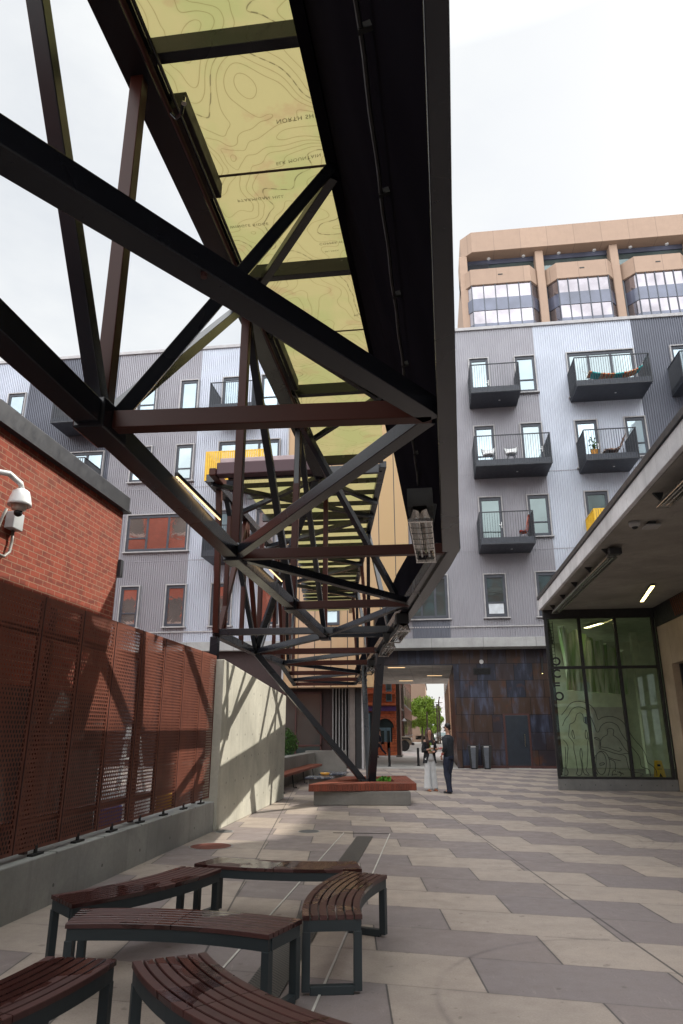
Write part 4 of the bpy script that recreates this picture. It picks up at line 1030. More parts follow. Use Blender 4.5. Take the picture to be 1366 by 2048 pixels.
for x in mul: MB().box(x-.04,x+.04,GY-.04,GY+.09,.37,4.93).build('mullion', M['black'], pv)
MB().box(GX0,GX1,GY-.045,GY+.09,.31,.37).build('bottom_rail', M['black'], pv)
for i in range(3): MB().box(mul[i]+.04,mul[i+1]-.04,GY-.036,GY+.08,3.41,3.49).build('transom', M['black'], pv)
for i in range(3):
    for z0, z1 in ((.37,3.41),(3.49,4.93)):
        MB().quad((mul[i]+.04,GY,z0),(mul[i+1]-.04,GY,z0),(mul[i+1]-.04,GY,z1),(mul[i]+.04,GY,z1)).build('glass_pane', M['room_glass'], pv, recalc=False)
for y in (23.5,25.3,27.2,28.6): MB().box(slant(y),slant(y)+.09,y-.03,y+.03,.31,4.93).build('mullion', M['black'], pv)
MB().quad((GX0+.05,GY+.1,.31),(SX+.05,28.7,.31),(SX+.05,28.7,4.93),(GX0+.05,GY+.1,4.93)).build('glass_pane', M['room_glass'], pv, recalc=False)
room = m_plain('pale_green_room_wall', (.50,.55,.44), .8, bump=0)
MB().box(SX,12,28.5,28.7,0,5.0).build('back_wall', room, pv)
MB().box(8.9,9.05,21.96,28.5,0,5.0).build('room_wall', room, pv); MB().prism([(slant(21.97)+.16,21.97,.1),(12,21.97,.1),(12,28.49,.1),(slant(28.49)+.16,28.49,.1)], (0,0,.18)).build('room_floor', M['conc_base'], pv)
MB().prism([(slant(21.97)+.14,21.97,4.96),(12,21.97,4.96),(12,28.48,4.96),(slant(28.48)+.14,28.48,4.96)], (0,0,.23)).build('room_ceiling', room, pv)
MB().prism([(slant(21.99),21.99,5.197),(12,21.99,5.197),(12,28.8,5.197),(slant(28.8),28.8,5.197)], (0,0,.28)).build('room_roof', M['coping'], pv)
MB().box(6.0,7.3,28.40,28.5,.3,2.5).build('room_door', M['light_trim'], pv)
MB().box(5.75,5.9,28.42,28.5,1.9,2.15).build('notice', M['frame'], pv)
MB().box(6.9,7.1,25.0,25.3,.28,4.9).build('room_column', room, pv)
# warm concrete side wall with doorway, louvre and dark beam
MB().box(6.78,7.25,20.9,21.75,0,4.62).build('side_wall', M['conc_warm'], pv, bev=.01)
MB().box(6.78,7.25,12,20.9,3.45,4.62).build('side_wall', M['conc_warm'], pv, bev=.01)
MB().box(6.78,7.25,12,17.2,0,3.45).build('side_wall', M['conc_warm'], pv)
MB().box(7.05,7.12,17.2,20.9,0,3.45).build('glass_door', M['glass_dark'], pv)
for y in (17.25, 19.0, 20.85): MB().box(6.98,7.15,y-.05,y+.05,0,3.45).build('door_frame', M['black'], pv)
MB().box(6.98,7.15,17.2,20.9,2.3,2.42).build('door_frame', M['black'], pv)
MB().box(6.74,6.80,12,21.75,4.62,5.195).build('dark_beam', M['black'], pv)
b = MB()
for i in range(10): b.beam((6.725,18.5+i*.15,4.66),(6.725,18.75+i*.15,5.16),.016,.016)
b.build('louvre_slats', m_plain('copper_red_slats', (.20,.055,.03), .5), pv)
MB().box(6.80,14,21.75,21.95,0,5.19).build('end_wall', M['black'], pv)
# pleated pale sheet added to imitate wavy reflections in the glass
cm = NT('pleated_reflection_sheet'); pq = cm.pos(False); cm.col(cm.mix(cm.ramp(cm.noise(cm.scale(pq,(3,3,.3)), 2, 3), .4, .62), (.90,.95,.86), (.36,.56,.26))); cm.set(rough=.7)
cb = MB(); N = 150; rows = []
for j in range(9):
    rr = []
    for i in range(N):
        f = i/(N-1); yy = 22.35+5.2*f; xx = 4.05+3.1*f
        w = .11*math.sin(i*.55+math.sin(i*.13)*2)*(.6+.5*j/8)+.03*math.sin(i*1.7+j*.5)
        zt_ = 4.72-.22*f+.10*math.sin(i*.31); zb_ = 2.82+.10*f
        rr.append(V((xx+w*.85+.07*math.sin(i*.21+j*.4), yy-w*.5, zb_+(zt_-zb_)*j/8)))
    rows.append(rr)
cb.rings(rows, cap=False, close=False).build('reflection_sheet', cm.m, pv, smooth=True, recalc=False)
t = strip((5.4,22.6,4.90), (5.1,23.6,4.90), 'added yellow tube lamp lighting the glazed pavilion room', m='added_room_light', w=.12)  # lamp added to brighten the room behind the glass
strip((5.83,19.15,5.15), (6.0,20.24,5.15), 'lit tube lamp on the pavilion soffit closest to the glazed room', m='light_yellow', w=.09)
strip((5.64,17.95,5.15), (5.81,19.05,5.15), 'lit tube lamp on the pavilion soffit, the front one of the pair above the doorway', m='light_yellow', w=.09)
strip((5.12,33.7,4.2), (5.14,33.71,4.95), 'upright lit lamp on the steel wall left of the glazed corner', m='light_yellow', w=.05)
strip((8.0,17.6,4.2), (8.0,18.6,4.2), 'lit tube lamp seen through the pavilion doorway at the right edge', m='light_yellow', w=.09)
# line drawing on the glass
def gz(pts): return [at(1080+x/4.776, 1200+y/4.776, Y=GY-.012) for x, y in pts]
D = MB()
def smooth(pts, closed=False):
    out = []; n_ = len(pts)
    for i in range(n_ if closed else n_-1):
        p0 = pts[(i-1) % n_ if closed else max(i-1,0)]; p1 = pts[i]; p2 = pts[(i+1) % n_]; p3 = pts[(i+2) % n_ if closed else min(i+2,n_-1)]
        for k in range(4):
            u = k/4; out.append(tuple(.5*((2*p1[j])+(-p0[j]+p2[j])*u+(2*p0[j]-5*p1[j]+4*p2[j]-p3[j])*u*u+(-p0[j]+3*p1[j]-3*p2[j]+p3[j])*u**3) for j in (0,1)))
    if not closed: out.append(pts[-1])
    else: out.append(out[0])
    return out
def line(pts, closed=False): D.tube(gz(smooth(pts, closed)), .009, 5)
line([(205,1100),(245,1050),(290,990),(350,968),(420,975),(480,1005),(525,1060),(545,1120),(560,1145),(600,1120),(680,1112),(750,1135),(800,1175),(840,1240),(900,1330),(970,1410),(1010,1480),(1030,1550),(1080,1590),(1110,1630),(1118,1680)])
line([(215,1200),(240,1140),(270,1105),(300,1050),(345,1022),(400,1025),(450,1060),(490,1130),(520,1200),(540,1255),(562,1255),(580,1210),(620,1175),(680,1168),(740,1200),(775,1270),(830,1350),(890,1420),(950,1500),(970,1590),(1040,1620),(1055,1680)])
line([(378,1078),(350,1095),(335,1150),(310,1175),(285,1190),(278,1250),(275,1300),(300,1335),(322,1370),(325,1430),(340,1500),(352,1580),(358,1625),(350,1660),(370,1676),(395,1665),(402,1625),(398,1560),(385,1500),(383,1450),(392,1415),(405,1470),(400,1530),(408,1570),(412,1630),(430,1665),(470,1672),(455,1650),(440,1620),(450,1590),(455,1500),(458,1430),(455,1370),(465,1320),(470,1270),(462,1200),(440,1180),(418,1160),(412,1110),(400,1085)], True)
line([(312,1240),(305,1280),(318,1320),(332,1320),(325,1285)], True); line([(440,1240),(432,1270),(435,1310),(450,1328),(455,1285)], True)
line([(640,1290),(648,1262),(642,1240),(660,1228),(690,1230),(705,1250),(700,1290),(720,1305),(760,1340),(790,1390),(820,1430),(860,1470)]); line([(640,1290),(605,1308),(582,1340),(578,1395),(600,1405),(650,1412),(700,1430),(750,1445),(780,1430),(755,1410)])
line([(520,1312),(545,1315),(575,1335),(580,1360),(578,1415)]); line([(578,1420),(640,1440),(700,1460),(740,1470),(770,1475),(820,1465),(850,1470)])
line([(530,1315),(520,1320),(548,1335),(568,1345),(565,1410),(580,1425)])
line([(545,1470),(535,1530),(538,1600),(560,1650),(590,1668),(615,1650),(632,1590),(630,1520),(610,1470),(580,1450)], True)
line([(560,1450),(600,1445),(640,1475),(665,1540),(668,1610),(650,1680)]); line([(530,1480),(520,1550),(528,1620),(555,1675)])
line([(575,1560),(612,1555),(612,1570),(575,1578)], True); line([(650,1500),(700,1520),(770,1535)]); line([(655,1515),(700,1535),(718,1560),(720,1620)])
line([(790,1480),(820,1500),(835,1560),(850,1610),(880,1640),(940,1650),(990,1662),(960,1675)]); line([(690,1680),(695,1640),(715,1625),(722,1640)]); line([(690,1665),(705,1670),(722,1665),(735,1672)]); line([(735,1640),(770,1650),(800,1665)]); line([(760,1635),(775,1665),(765,1680)])
line([(222,1335),(250,1365),(268,1410),(262,1480),(258,1560),(255,1610),(268,1640),(262,1672),(235,1675)]); line([(240,1400),(245,1480),(240,1560),(246,1610)])
D.build('line_drawing', M['black'], pv, label='black outline drawing of people and a wheelchair user on the lower glass')
# dark upright lettering at the glazed corner, reading down the edge
def glass_letter(ch, x, z, s, par=pv):
    cu = bpy.data.curves.new('t', 'FONT'); cu.body = ch; cu.size = s; cu.extrude = .004; cu.offset = s*.03
    o = bpy.data.objects.new('t', cu); col.objects.link(o); bpy.context.view_layer.update()
    me = bpy.data.meshes.new_from_object(o.evaluated_get(bpy.context.evaluated_depsgraph_get())); bpy.data.objects.remove(o)
    q = bpy.data.objects.new('sign_letter', me); col.objects.link(q); off = root_loc(par)
    for vv in me.vertices: vv.co = V((x+vv.co.y*-1*0+vv.co.x, GY-.02-vv.co.z, z+vv.co.y))-off
    me.materials.clear(); me.materials.append(M['black']); q.parent = par
for ch, z in (('O', 3.52), ('C', 3.16), ('=', 2.84), ('O', 2.50)): glass_letter(ch, 3.60, z, .34)
lad = MB()  # bars modelled in place of a ladder-like reflection in the corner glass
for i in range(14): lad.beam((3.60,GY+.25,3.45+i*.105),(3.78,GY+.25,3.45+i*.105),.012)
lad.beam((3.60,GY+.25,3.4),(3.60,GY+.25,4.9),.015); lad.beam((3.78,GY+.25,3.4),(3.78,GY+.25,4.9),.015); lad.build('ladder_reflection_bars', M['black'], pv)
# yellow floor sign inside
t = thing('caution_sign', 'yellow folding wet floor sign standing inside the glazed room at its right corner', 'sign', (6.5,22.2,.28))
MB().prism([(6.30,22.15,.28),(6.60,22.15,.28),(6.56,22.30,.80),(6.36,22.30,.80)], (0,.02,0)).build('front_panel', M['yellow'], t, bev=.004)
MB().prism([(6.34,22.50,.28),(6.64,22.50,.28),(6.57,22.33,.80),(6.37,22.33,.80)], (0,.02,0)).build('back_panel', M['yellow'], t)
def on_sign(poly): return [V((x, 22.15+(z-.28)*.288-.006, z)) for x, z in poly]
s = MB(); s.prism(on_sign([(6.40,.36),(6.50,.36),(6.45,.46)]), (0,-.003,0)); s.prism(on_sign([(6.40,.56),(6.51,.56),(6.51,.575),(6.40,.575)]), (0,-.003,0)); s.prism(on_sign([(6.41,.64),(6.50,.64),(6.50,.70),(6.41,.70)]), (0,-.003,0)); s.build('pictogram', M['black'], t)

# radiant tube heaters, dome camera, sensor box on the soffit
def tube_heater(x, y0, y1, label):
    t = thing('tube_heater', label, 'heater', (x, y0, 5.0), 'radiant tube heaters under the pavilion roof')
    r = MB(); pr = [(-.10,-.02),(-.07,.06),(.07,.06),(.10,-.02)]
    r.add([V((x+a, y, 5.0+b_)) for y in (y0, y1) for a, b_ in pr], [(i,i+1,i+5,i+4) for i in range(3)]); r.build('reflector', m_plain('dull_steel', (.22,.22,.21), .3, .9), t, recalc=False)
    for k in (-.035, .04): MB().tube([(x+k,y0+.05,5.0),(x+k,y1-.05,5.0)], .014, 8).build('tube', M['chrome'], t)
    g = MB(); n_ = int((y1-y0)/.5)
    for i in range(n_+1): y = y0+(y1-y0)*i/n_; g.beam((x-.10,y,4.975),(x+.10,y,4.975),.008)
    for k in (-.10, .10): g.beam((x+k,y0,4.98),(x+k,y1,4.98),.012)
    g.build('wire_guard', M['chrome'], t)
    for i in range(5):
        y = y0+.1+(y1-y0-.2)*i/4; b = MB(); b.prism([(x-.16,y,5.198),(x-.0,y,5.198),(x-.05,y,5.05)], (0,.05,0)); b.build('hanger', M['black'], t)
    MB().box(x-.08,x+.16,y0-.18,y0,5.02,5.15).build('burner_box', M['black'], t, bev=.01)
tube_heater(3.72, 14.1, 21.0, 'long radiant tube heater hanging below the pavilion soffit, next to the glazed room')
tube_heater(3.72, 4.2, 10.8, 'radiant tube heater hanging below the pavilion soffit, cut by the right edge of the picture')
t = thing('dome_camera', 'white dome camera under the concrete pavilion soffit', 'camera', (3.66,12.3,5.0))
MB().lathe((3.70,12.3,5.10), [(.0,0),(.06,0),(.095,.02),(.10,.098)], 20).build('housing', m_plain('grey_white_housing', (.38,.37,.36), .5), t, smooth=True); MB().ell((3.70,12.3,5.10), .055,.055,.04).build('dome', M['black'], t, smooth=True)
t = thing('sensor_box', 'flat pale rectangular box on the pavilion soffit beside the dome camera', 'box', (3.98,12.4,5.05))
MB().box(3.88,4.14,12.25,12.5,5.10,5.14).build('body', m_plain('grey_white_box', (.36,.35,.34), .5), t, bev=.008); MB().box(3.95,4.07,12.3,12.45,5.14,5.198).build('back_box', M['black'], t)

# litter bins
def bin_(x, y, label):
    t = thing('litter_bin', label, 'bin', (x,y,0), 'litter bins by the steel wall')
    b = MB(); b.rings([[V((x+a*w, y+c_*d_, z)) for a, c_ in ((-1,-1),(1,-1),(1,1),(-1,1))] for z, w, d_ in ((0,.13,.22),(.03,.14,.22),(.96,.235,.25),(1.0,.235,.25))]); b.build('body', M['black'], t, bev=.01)
    b = MB(); b.rings([[V((x-.02+a*w, y-.235-.02*(z>.5)+c_*.02, z)) for a, c_ in ((-1,-1),(1,-1),(1,1),(-1,1))] for z, w in ((.05,.07),(.92,.115))]); b.build('front_panel', m_plain('grey_bin_panel', (.10,.11,.13), .35, .3), t)
    MB().box(x-.12,x+.10,y-.27,y-.235,.925,.975).build('label_plate', M['light_trim'], t)
bin_(1.70, 33.2, 'dark tapered litter bin, the one closer to the passage opening'); bin_(2.28, 33.2, 'dark tapered litter bin, the one closer to the navy door')
# bollards
for (x, y), lb in (((-2.22,35.06),'black bollard beside the foot of the orange stone building'),((-.85,35.9),'black bollard left of the woman, in the middle of the passage'),((-3.55,34.67),'black bollard in front of the dark pillar')):
    t = thing('bollard', lb, 'bollard', (x,y,0), 'black bollards at the passage mouth')
    MB().lathe((x,y,0), [(.0,0),(.06,0),(.06,.80),(.055,.83),(0,.84)], 16).build('tube', M['black'], t, smooth=False); MB().lathe((x,y,0), [(.06,0),(.09,0),(.09,.015),(.06,.02)], 16).build('base_ring', M['black'], t)
# ================================================================== people
def skin(name, nodes, edges, m, parent, root=0, sub=2):
    off = root_loc(parent)
    me = bpy.data.meshes.new(name); me.from_pydata([V(p)-off for p, r in nodes], edges, [])
    o = bpy.data.objects.new(name, me); col.objects.link(o); o.parent = parent
    md = o.modifiers.new('skin', 'SKIN'); md.use_smooth_shade = True; md.branch_smoothing = .6
    sl = me.skin_vertices[0].data
    for i, (p, r) in enumerate(nodes):
        sl[i].radius = (r, r) if not isinstance(r, tuple) else r; sl[i].use_root = (i == root)
    s = o.modifiers.new('sub', 'SUBSURF'); s.levels = sub; s.render_levels = sub
    me.materials.append(m); return o
skin_m = m_plain('skin', (.50,.27,.19), .5, var=.08, bump=0)
class Fig:
    def __init__(s, base, f):
        s.b = V(base); s.f = V(f).normalized(); s.s = V((0,0,1)).cross(s.f)
    def p(s, side, fwd, z): return s.b + s.s*side + s.f*fwd + V((0,0,z))
def hand(nodes, edges, wi, wrist, d, palm_up, thumb_side, F, curl=0.0, pt=None):
    """wi: wrist index; d: finger direction; adds palm, five fingers"""
    d = V(d).normalized(); t = V(thumb_side).normalized(); n_ = d.cross(t).normalized()
    w = V(wrist); nodes.append((w+d*.045, .024)); a = len(nodes)-1; edges.append((wi, a)); nodes.append((w+d*.085, .022)); b_ = len(nodes)-1; edges.append((a, b_))
    for k, ln in ((-1.5,.062),(-.5,.075),(.5,.082),(1.5,.072)):
        q = w+d*.10+t*k*.016; nodes.append((q, .0095)); i0 = len(nodes)-1; edges.append((b_, i0))
        e = q+(d*(1-curl)+n_*curl).normalized()*ln*.5; nodes.append((e, .0085)); edges.append((i0, i0+1))
        e2 = e+(d*(1-curl*1.8)+n_*curl*1.6).normalized()*ln*.5; nodes.append((e2, .0075)); edges.append((i0+1, i0+2))
    q = w+d*.04+t*.030; nodes.append((q, .011)); i0 = len(nodes)-1; edges.append((a, i0)); nodes.append((q+d*.03+t*.025, .0095)); edges.append((i0, i0+1)); nodes.append((q+d*.055+t*.028+n_*curl*.03, .008)); edges.append((i0+1, i0+2))
def person(label, base, f, H, look, arms, legs, build=1.0):
    F = Fig(base, f); t = thing('person', label, 'person', tuple(V(base))); k = H/1.80; P = lambda a, b_, c: F.p(a*k, b_*k, c*k)
    J = dict(pelvis=P(0,0,.98), waist=P(0,.0,1.10), chest=P(0,.0,1.34), neck=P(0,.0,1.50), jaw=P(0,.025,1.60))
    nodes = [(J['pelvis'],(.105*k*build,.08*k)),(J['waist'],(.095*k*build,.07*k)),(J['chest'],(.11*k*build,.075*k)),(J['neck'],.055*k),(P(0,.01,1.56),.052*k)]
    edges = [(0,1),(1,2),(2,3),(3,4)]
    L_ = V(look).normalized()
    hc = P(0,.012,1.685)
    nodes += [(hc+V((0,0,-.055*k)), (.066*k,.078*k)), (hc+V((0,0,.02*k)), (.080*k,.096*k)), (hc+V((0,0,.085*k)), (.06*k,.07*k))]
    edges += [(4,5),(5,6),(6,7)]
    for sgn, (sh, el, wr, hd, th, curl) in arms.items():
        i0 = len(nodes); nodes += [(P(*sh),.045*k),(P(*el),.038*k),(P(*wr),.028*k)]; edges += [(2,i0),(i0,i0+1),(i0+1,i0+2)]
        hand(nodes, edges, i0+2, P(*wr), F.s*hd[0]+F.f*hd[1]+V((0,0,hd[2])), None, F.s*th[0]+F.f*th[1]+V((0,0,th[2])), F, curl)
    for (hip, kn, an, toe) in legs:
        i0 = len(nodes); nodes += [(P(*hip),.070*k),(P(*kn),.050*k),(P(*an),.038*k),(P(*toe),.030*k)]; edges += [(0,i0),(i0,i0+1),(i0+1,i0+2),(i0+2,i0+3)]
    body = skin('body', nodes, edges, skin_m, t)
    # face: nose, eyes, mouth, ears on the head, turned to where the person looks
    side = V((0,0,1)).cross(L_)
    MB().ell(hc+L_*.092*k+V((0,0,-.012*k)), .011*k,.011*k,.020*k, 8, 6).build('nose', skin_m, t, smooth=True)
    for s_ in (-1, 1):
        MB().ell(hc+L_*.080*k+side*s_*.030*k+V((0,0,.012*k)), .010*k,.010*k,.006*k, 8, 5).build('eye', M['black'], t, smooth=True)
        MB().ell(hc+side*s_*.080*k-L_*.005*k, .012*k,.018*k,.028*k, 8, 6).build('ear', skin_m, t, smooth=True)
    MB().obox(hc+L_*.086*k+V((0,0,-.052*k)), side*.020*k, L_*.004*k, V((0,0,.005*k))).build('mouth', m_plain('lips', (.45,.10,.09), .5, bump=0), t)
    return t, F, P, J, hc, L_, side, k
cloth_black = m_plain('black_jacket_cloth', (.012,.013,.017), .8, var=.3); cloth_knit = m_plain('black_knit_shirt', (.014,.016,.022), .85, var=.3)
cloth_white = m_plain('white_trouser_cloth', (.62,.63,.64), .75, var=.08); denim = m_plain('dark_navy_jeans', (.013,.018,.040), .8, var=.35)
shoe_b = m_plain('black_leather_shoe', (.012,.012,.013), .3); shoe_t = m_plain('tan_shoe', (.28,.10,.05), .5); hair_b = m_plain('long_brown_hair', (.050,.020,.012), .5, var=.5, sc=30); hair_k = m_plain('short_black_hair', (.012,.010,.010), .6, var=.4, sc=30)
def garment(name, F, k, torso, limbs, m, par):
    b = MB(); rg = []
    for sx, fy, z, a_, b_ in torso:
        c = F.p(sx*k, fy*k, z*k); rg.append([c+F.s*a_*k*math.copysign(abs(math.cos(q))**.85, math.cos(q))+F.f*b_*k*math.copysign(abs(math.sin(q))**.85, math.sin(q)) for q in [2*PI*i/24 for i in range(24)]])
    b.rings(rg)
    for lm in limbs:
        pts = []; rs = []
        for i in range(len(lm)-1):
            for u in (0, .34, .67):
                p0, p1 = lm[i], lm[i+1]; w_ = 1+.035*math.sin(i*5+u*9)
                pts.append(F.p(*[(p0[j]*(1-u)+p1[j]*u)*k for j in range(3)])); rs.append((p0[3]*(1-u)+p1[3]*u)*k*w_)
        pts.append(F.p(*[lm[-1][j]*k for j in range(3)])); rs.append(lm[-1][3]*k); b.tube(pts, rs, 16)
    return b.build(name, m, par, smooth=True)
def ring_ell(F, c, a, b_, n=20): return [c+F.s*a*math.cos(2*PI*i/n)+F.f*b_*math.sin(2*PI*i/n) for i in range(n)]
def shoe(P, F, an, m, par, L_=.26, w=.045, flat=.0, dirv=None):
    d = (dirv or F.f).normalized(); s_ = V((0,0,1)).cross(d); c = P(*an); c.z = root_loc(par).z
    b = MB(); rg = []
    for x, ww, h in ((-.07,.028,.07),(-.05,.036,.09),(.0,.038,.095),(.06,.042,.065),(.12,.044,.05),(.165,.036,.042),(.185,.015,.03)):
        rg.append([c+d*x+s_*ww*math.cos(a)*1.0+V((0,0,max(.004, h*.5+h*.5*math.sin(a)))) for a in [2*PI*i/12 for i in range(12)]])
    b.rings(rg); return b.build('shoe', m, par, smooth=True)
# --- man: seen from behind his left side, facing the woman
mb = (.36,20.32,0); mf = (-.80,.60,0)
arms = {1: ((.20,-.01,1.44),(.27,-.10,1.17),(.225,.06,.98),(-.25,.35,-.9),(0,1,0),.25),      # left arm bends, hand in pocket
        -1: ((-.19,.02,1.44),(-.22,.10,1.16),(-.17,.40,1.13),(.05,1,-.15),(.4,0,.9),.15)}      # right forearm held out, palm open
legs_m = [((.09,0,.92),(.10,.02,.52),(.095,-.05,.09),(.095,.07,.04)),((-.09,0,.92),(-.095,.08,.50),(-.10,.10,.09),(-.10,.22,.04))]
t, F_, P, J, hc, L_, sd, k = person('man in black shirt and navy jeans, left hand in his pocket, turned to the woman', mb, mf, 1.83, (-.80,.60,0), arms, legs_m)
garment('shirt', F_, k, [(.0,.0,.90,.168,.118),(0,0,.98,.165,.120),(0,0,1.10,.160,.118),(0,0,1.22,.175,.124),(0,0,1.34,.198,.128),(0,0,1.42,.195,.115),(0,0,1.465,.13,.09),(0,0,1.50,.068,.062)],
    [[(.165,0,1.425,.068),(.225,-.05,1.30,.066),(.268,-.10,1.17,.060),(.25,-.02,1.07,.052)], [(-.16,.01,1.425,.068),(-.205,.05,1.29,.064),(-.222,.10,1.16,.058),(-.20,.24,1.145,.050)]], cloth_knit, t)
garment('trousers', F_, k, [(0,0,.86,.168,.125),(0,0,.93,.166,.122),(0,0,1.00,.160,.116)],
    [[(.082,0,.93,.098),(.092,.01,.75,.098),(.10,.03,.52,.076),(.098,-.02,.30,.072),(.095,-.05,.12,.070),(.095,-.055,.035,.076)], [(-.082,0,.93,.098),(-.088,.03,.75,.098),(-.095,.085,.50,.076),(-.10,.10,.30,.070),(-.10,.10,.12,.068),(-.10,.10,.035,.074)]], denim, t)
shoe(P, F_, (.095,-.04,0), shoe_b, t); shoe(P, F_, (-.10,.11,0), shoe_b, t)
hr = MB(); hr.ell(hc-L_*.020*k+V((0,0,.042*k)), .086*k,.092*k,.088*k); hr.ell(hc-L_*.05*k+V((0,0,-.005*k)), .062*k,.050*k,.070*k); hr.build('hair', hair_k, t, smooth=True)
gl = MB(); gl.obox(hc+L_*.088*k+V((0,0,.012*k)), sd*.068*k, L_*.006, V((0,0,.014*k)))
for s_ in (-1,1): gl.obox(hc+L_*.04*k+sd*s_*.083*k+V((0,0,.014*k)), L_*.05*k, sd*.002, V((0,0,.004)))
gl.build('sunglasses', M['black'], t)
be = MB(); be.ell(hc+L_*.050*k+V((0,0,-.075*k)), .045*k,.045*k,.026*k); be.build('beard', hair_k, t, smooth=True)
MB().tube([P(.232,.03,1.015)+V((0,0,0)), P(.228,.045,.995)], .034*k, 10).build('wristband', m_plain('red_band', (.5,.02,.03), .5), t)
MB().tube([P(-.172,.375,1.132), P(-.171,.392,1.130)], .031*k, 10).build('wristband', m_plain('pink_band', (.8,.05,.22), .5), t)
# --- woman: faces the viewer and the man, coffee cup in her right hand
wbse = (-.17,21.05,0); wf = (.38,-.92,0); 
arms = {-1: ((-.155,.0,1.43),(-.21,-.01,1.14),(-.075,.20,1.19),(.55,.60,.25),(0,.2,1),.45),
        1: ((.155,.0,1.43),(.215,-.03,1.16),(.06,.17,1.10),(-1,.15,.0),(0,.3,1),.35)}
legs_w = [((.08,0,.92),(.085,.02,.52),(.11,.0,.08),(.11,.10,.04)),((-.08,0,.92),(-.085,.02,.52),(-.105,.02,.08),(-.105,.12,.04))]
t, F_, P, J, hc, L_, sd, k = person('woman with long brown hair, black blazer and wide white trousers, facing the man', wbse, wf, 1.70, (.62,-.78,0), arms, legs_w, .9)
garment('top', F_, k, [(0,0,1.00,.13,.095),(0,-.01,1.15,.118,.094),(0,-.012,1.34,.135,.104),(0,-.01,1.42,.10,.078),(0,0,1.45,.06,.055)], [], m_plain('lime_green_top', (.13,.20,.03), .8), t)
garment('blazer', F_, k, [(0,-.03,.98,.172,.118),(0,-.03,1.10,.145,.110),(0,-.025,1.20,.148,.110),(0,-.02,1.32,.166,.112),(0,-.02,1.40,.165,.10),(0,-.02,1.455,.10,.075)],
    [[(.145,-.01,1.40,.060),(.19,-.02,1.28,.056),(.218,-.03,1.15,.052),(.12,.10,1.105,.046)], [(-.145,-.01,1.40,.060),(-.185,-.01,1.28,.056),(-.212,-.01,1.13,.052),(-.12,.12,1.165,.046)]], cloth_black, t)
fl = MB()
for s_ in (-1, 1):   # open jacket skirts
    fl.prism([P(s_*.05,.115,1.22), P(s_*.165,.02,1.20), P(s_*.225,-.01,.78), P(s_*.135,.125,.80), P(s_*.075,.135,1.0)], F_.f*-.02)
    fl.prism([P(s_*.16,.03,1.10), P(s_*.12,-.10,1.10), P(s_*.16,-.13,.80), P(s_*.225,.0,.78)], F_.s*-s_*.02)
fl.build('jacket_skirt', cloth_black, t, bev=.004)
MB().prism([P(-.03,.108,1.38), P(.025,.108,1.38), P(.03,.114,1.24), P(-.015,.114,1.24)], F_.f*.01).build('top_front', bpy.data.materials['lime_green_top'], t)
garment('trousers', F_, k, [(0,0,.86,.168,.122),(0,0,.95,.162,.116),(0,0,1.06,.132,.100)],
    [[(.08,0,.92,.098),(.088,.01,.70,.096),(.092,.015,.50,.090),(.105,.01,.25,.104),(.112,.0,.04,.122)], [(-.08,0,.92,.098),(-.088,.01,.70,.096),(-.092,.015,.50,.090),(-.10,.02,.25,.104),(-.108,.02,.04,.122)]], cloth_white, t)
shoe(P, F_, (.11,.04,0), shoe_t, t); shoe(P, F_, (-.105,.06,0), shoe_t, t)
hr = MB(); hr.ell(hc-L_*.028*k+V((0,0,.032*k)), .092*k,.095*k,.108*k)
for s_ in (-1, 0, 1):
    hr.tube([hc+sd*s_*.072*k-L_*.02*k+V((0,0,.05*k)), hc+sd*s_*.092*k-L_*.025*k+V((0,0,-.08*k)), hc+sd*s_*.100*k+L_*(.02 if s_ else -.07)*k+V((0,0,-.20*k)), hc+sd*s_*.095*k+L_*(.06 if s_ else -.10)*k+V((0,0,-.33*k)), hc+sd*s_*.085*k+L_*(.08 if s_ else -.10)*k+V((0,0,-.42*k))], [.05*k,.048*k,.050*k,.042*k,.012*k], 10)
hr.build('hair', hair_b, t, smooth=True)
MB().tube([P(-.14,.04,1.02), P(.14,.04,1.02)], .012, 6).build('belt', M['black'], t)
cp = P(-.03,.30,1.15); t2 = thing('coffee_cup', 'white paper coffee cup with lid held by the woman', 'cup', tuple(cp))
MB().lathe(cp, [(.0,0),(.030,0),(.042,.125),(0,.125)], 18).build('cup', M['white'], t2, smooth=True); MB().lathe(cp+V((0,0,.126)), [(.0,0),(.045,0),(.045,.012),(.036,.022),(0,.022)], 18).build('lid', M['white'], t2)
MB().lathe(cp+V((0,0,.04)), [(.0345,0),(.0385,0),(.041,.05),(.037,.05)], 18).build('sleeve', m_plain('card_sleeve', (.32,.20,.12), .9), t2)
# --- passer-by on the street, mostly hidden behind the black leg
arms = {1: ((.18,0,1.42),(.22,-.12,1.18),(.20,-.10,.95),(0,.2,-1),(0,1,0),.2), -1: ((-.18,0,1.42),(-.22,.10,1.18),(-.2,.25,1.0),(0,.3,-1),(0,1,0),.2)}
legs_p = [((.09,0,.92),(.09,.20,.55),(.09,.12,.10),(.09,.25,.05)),((-.09,0,.92),(-.09,-.12,.52),(-.09,-.45,.18),(-.09,-.36,.08))]
t, F_, P, J, hc, L_, sd, k = person('pedestrian in dark clothes walking past the orange stone doorway, mostly hidden by the black leg', (-3.55,46.5,0), (-1,.05,0), 1.75, (-1,0,0), arms, legs_p)
skin('coat', [(P(0,0,.86),(.16,.12)),(P(0,0,1.15),(.15,.115)),(P(0,0,1.40),(.165,.11)),(P(.19,0,1.40),.065),(P(.225,-.12,1.18),.055),(P(.2,-.10,.98),.045),(P(-.19,0,1.40),.065),(P(-.225,.10,1.18),.055),(P(-.2,.24,1.02),.045)], [(0,1),(1,2),(2,3),(3,4),(4,5),(2,6),(6,7),(7,8)], denim, t)
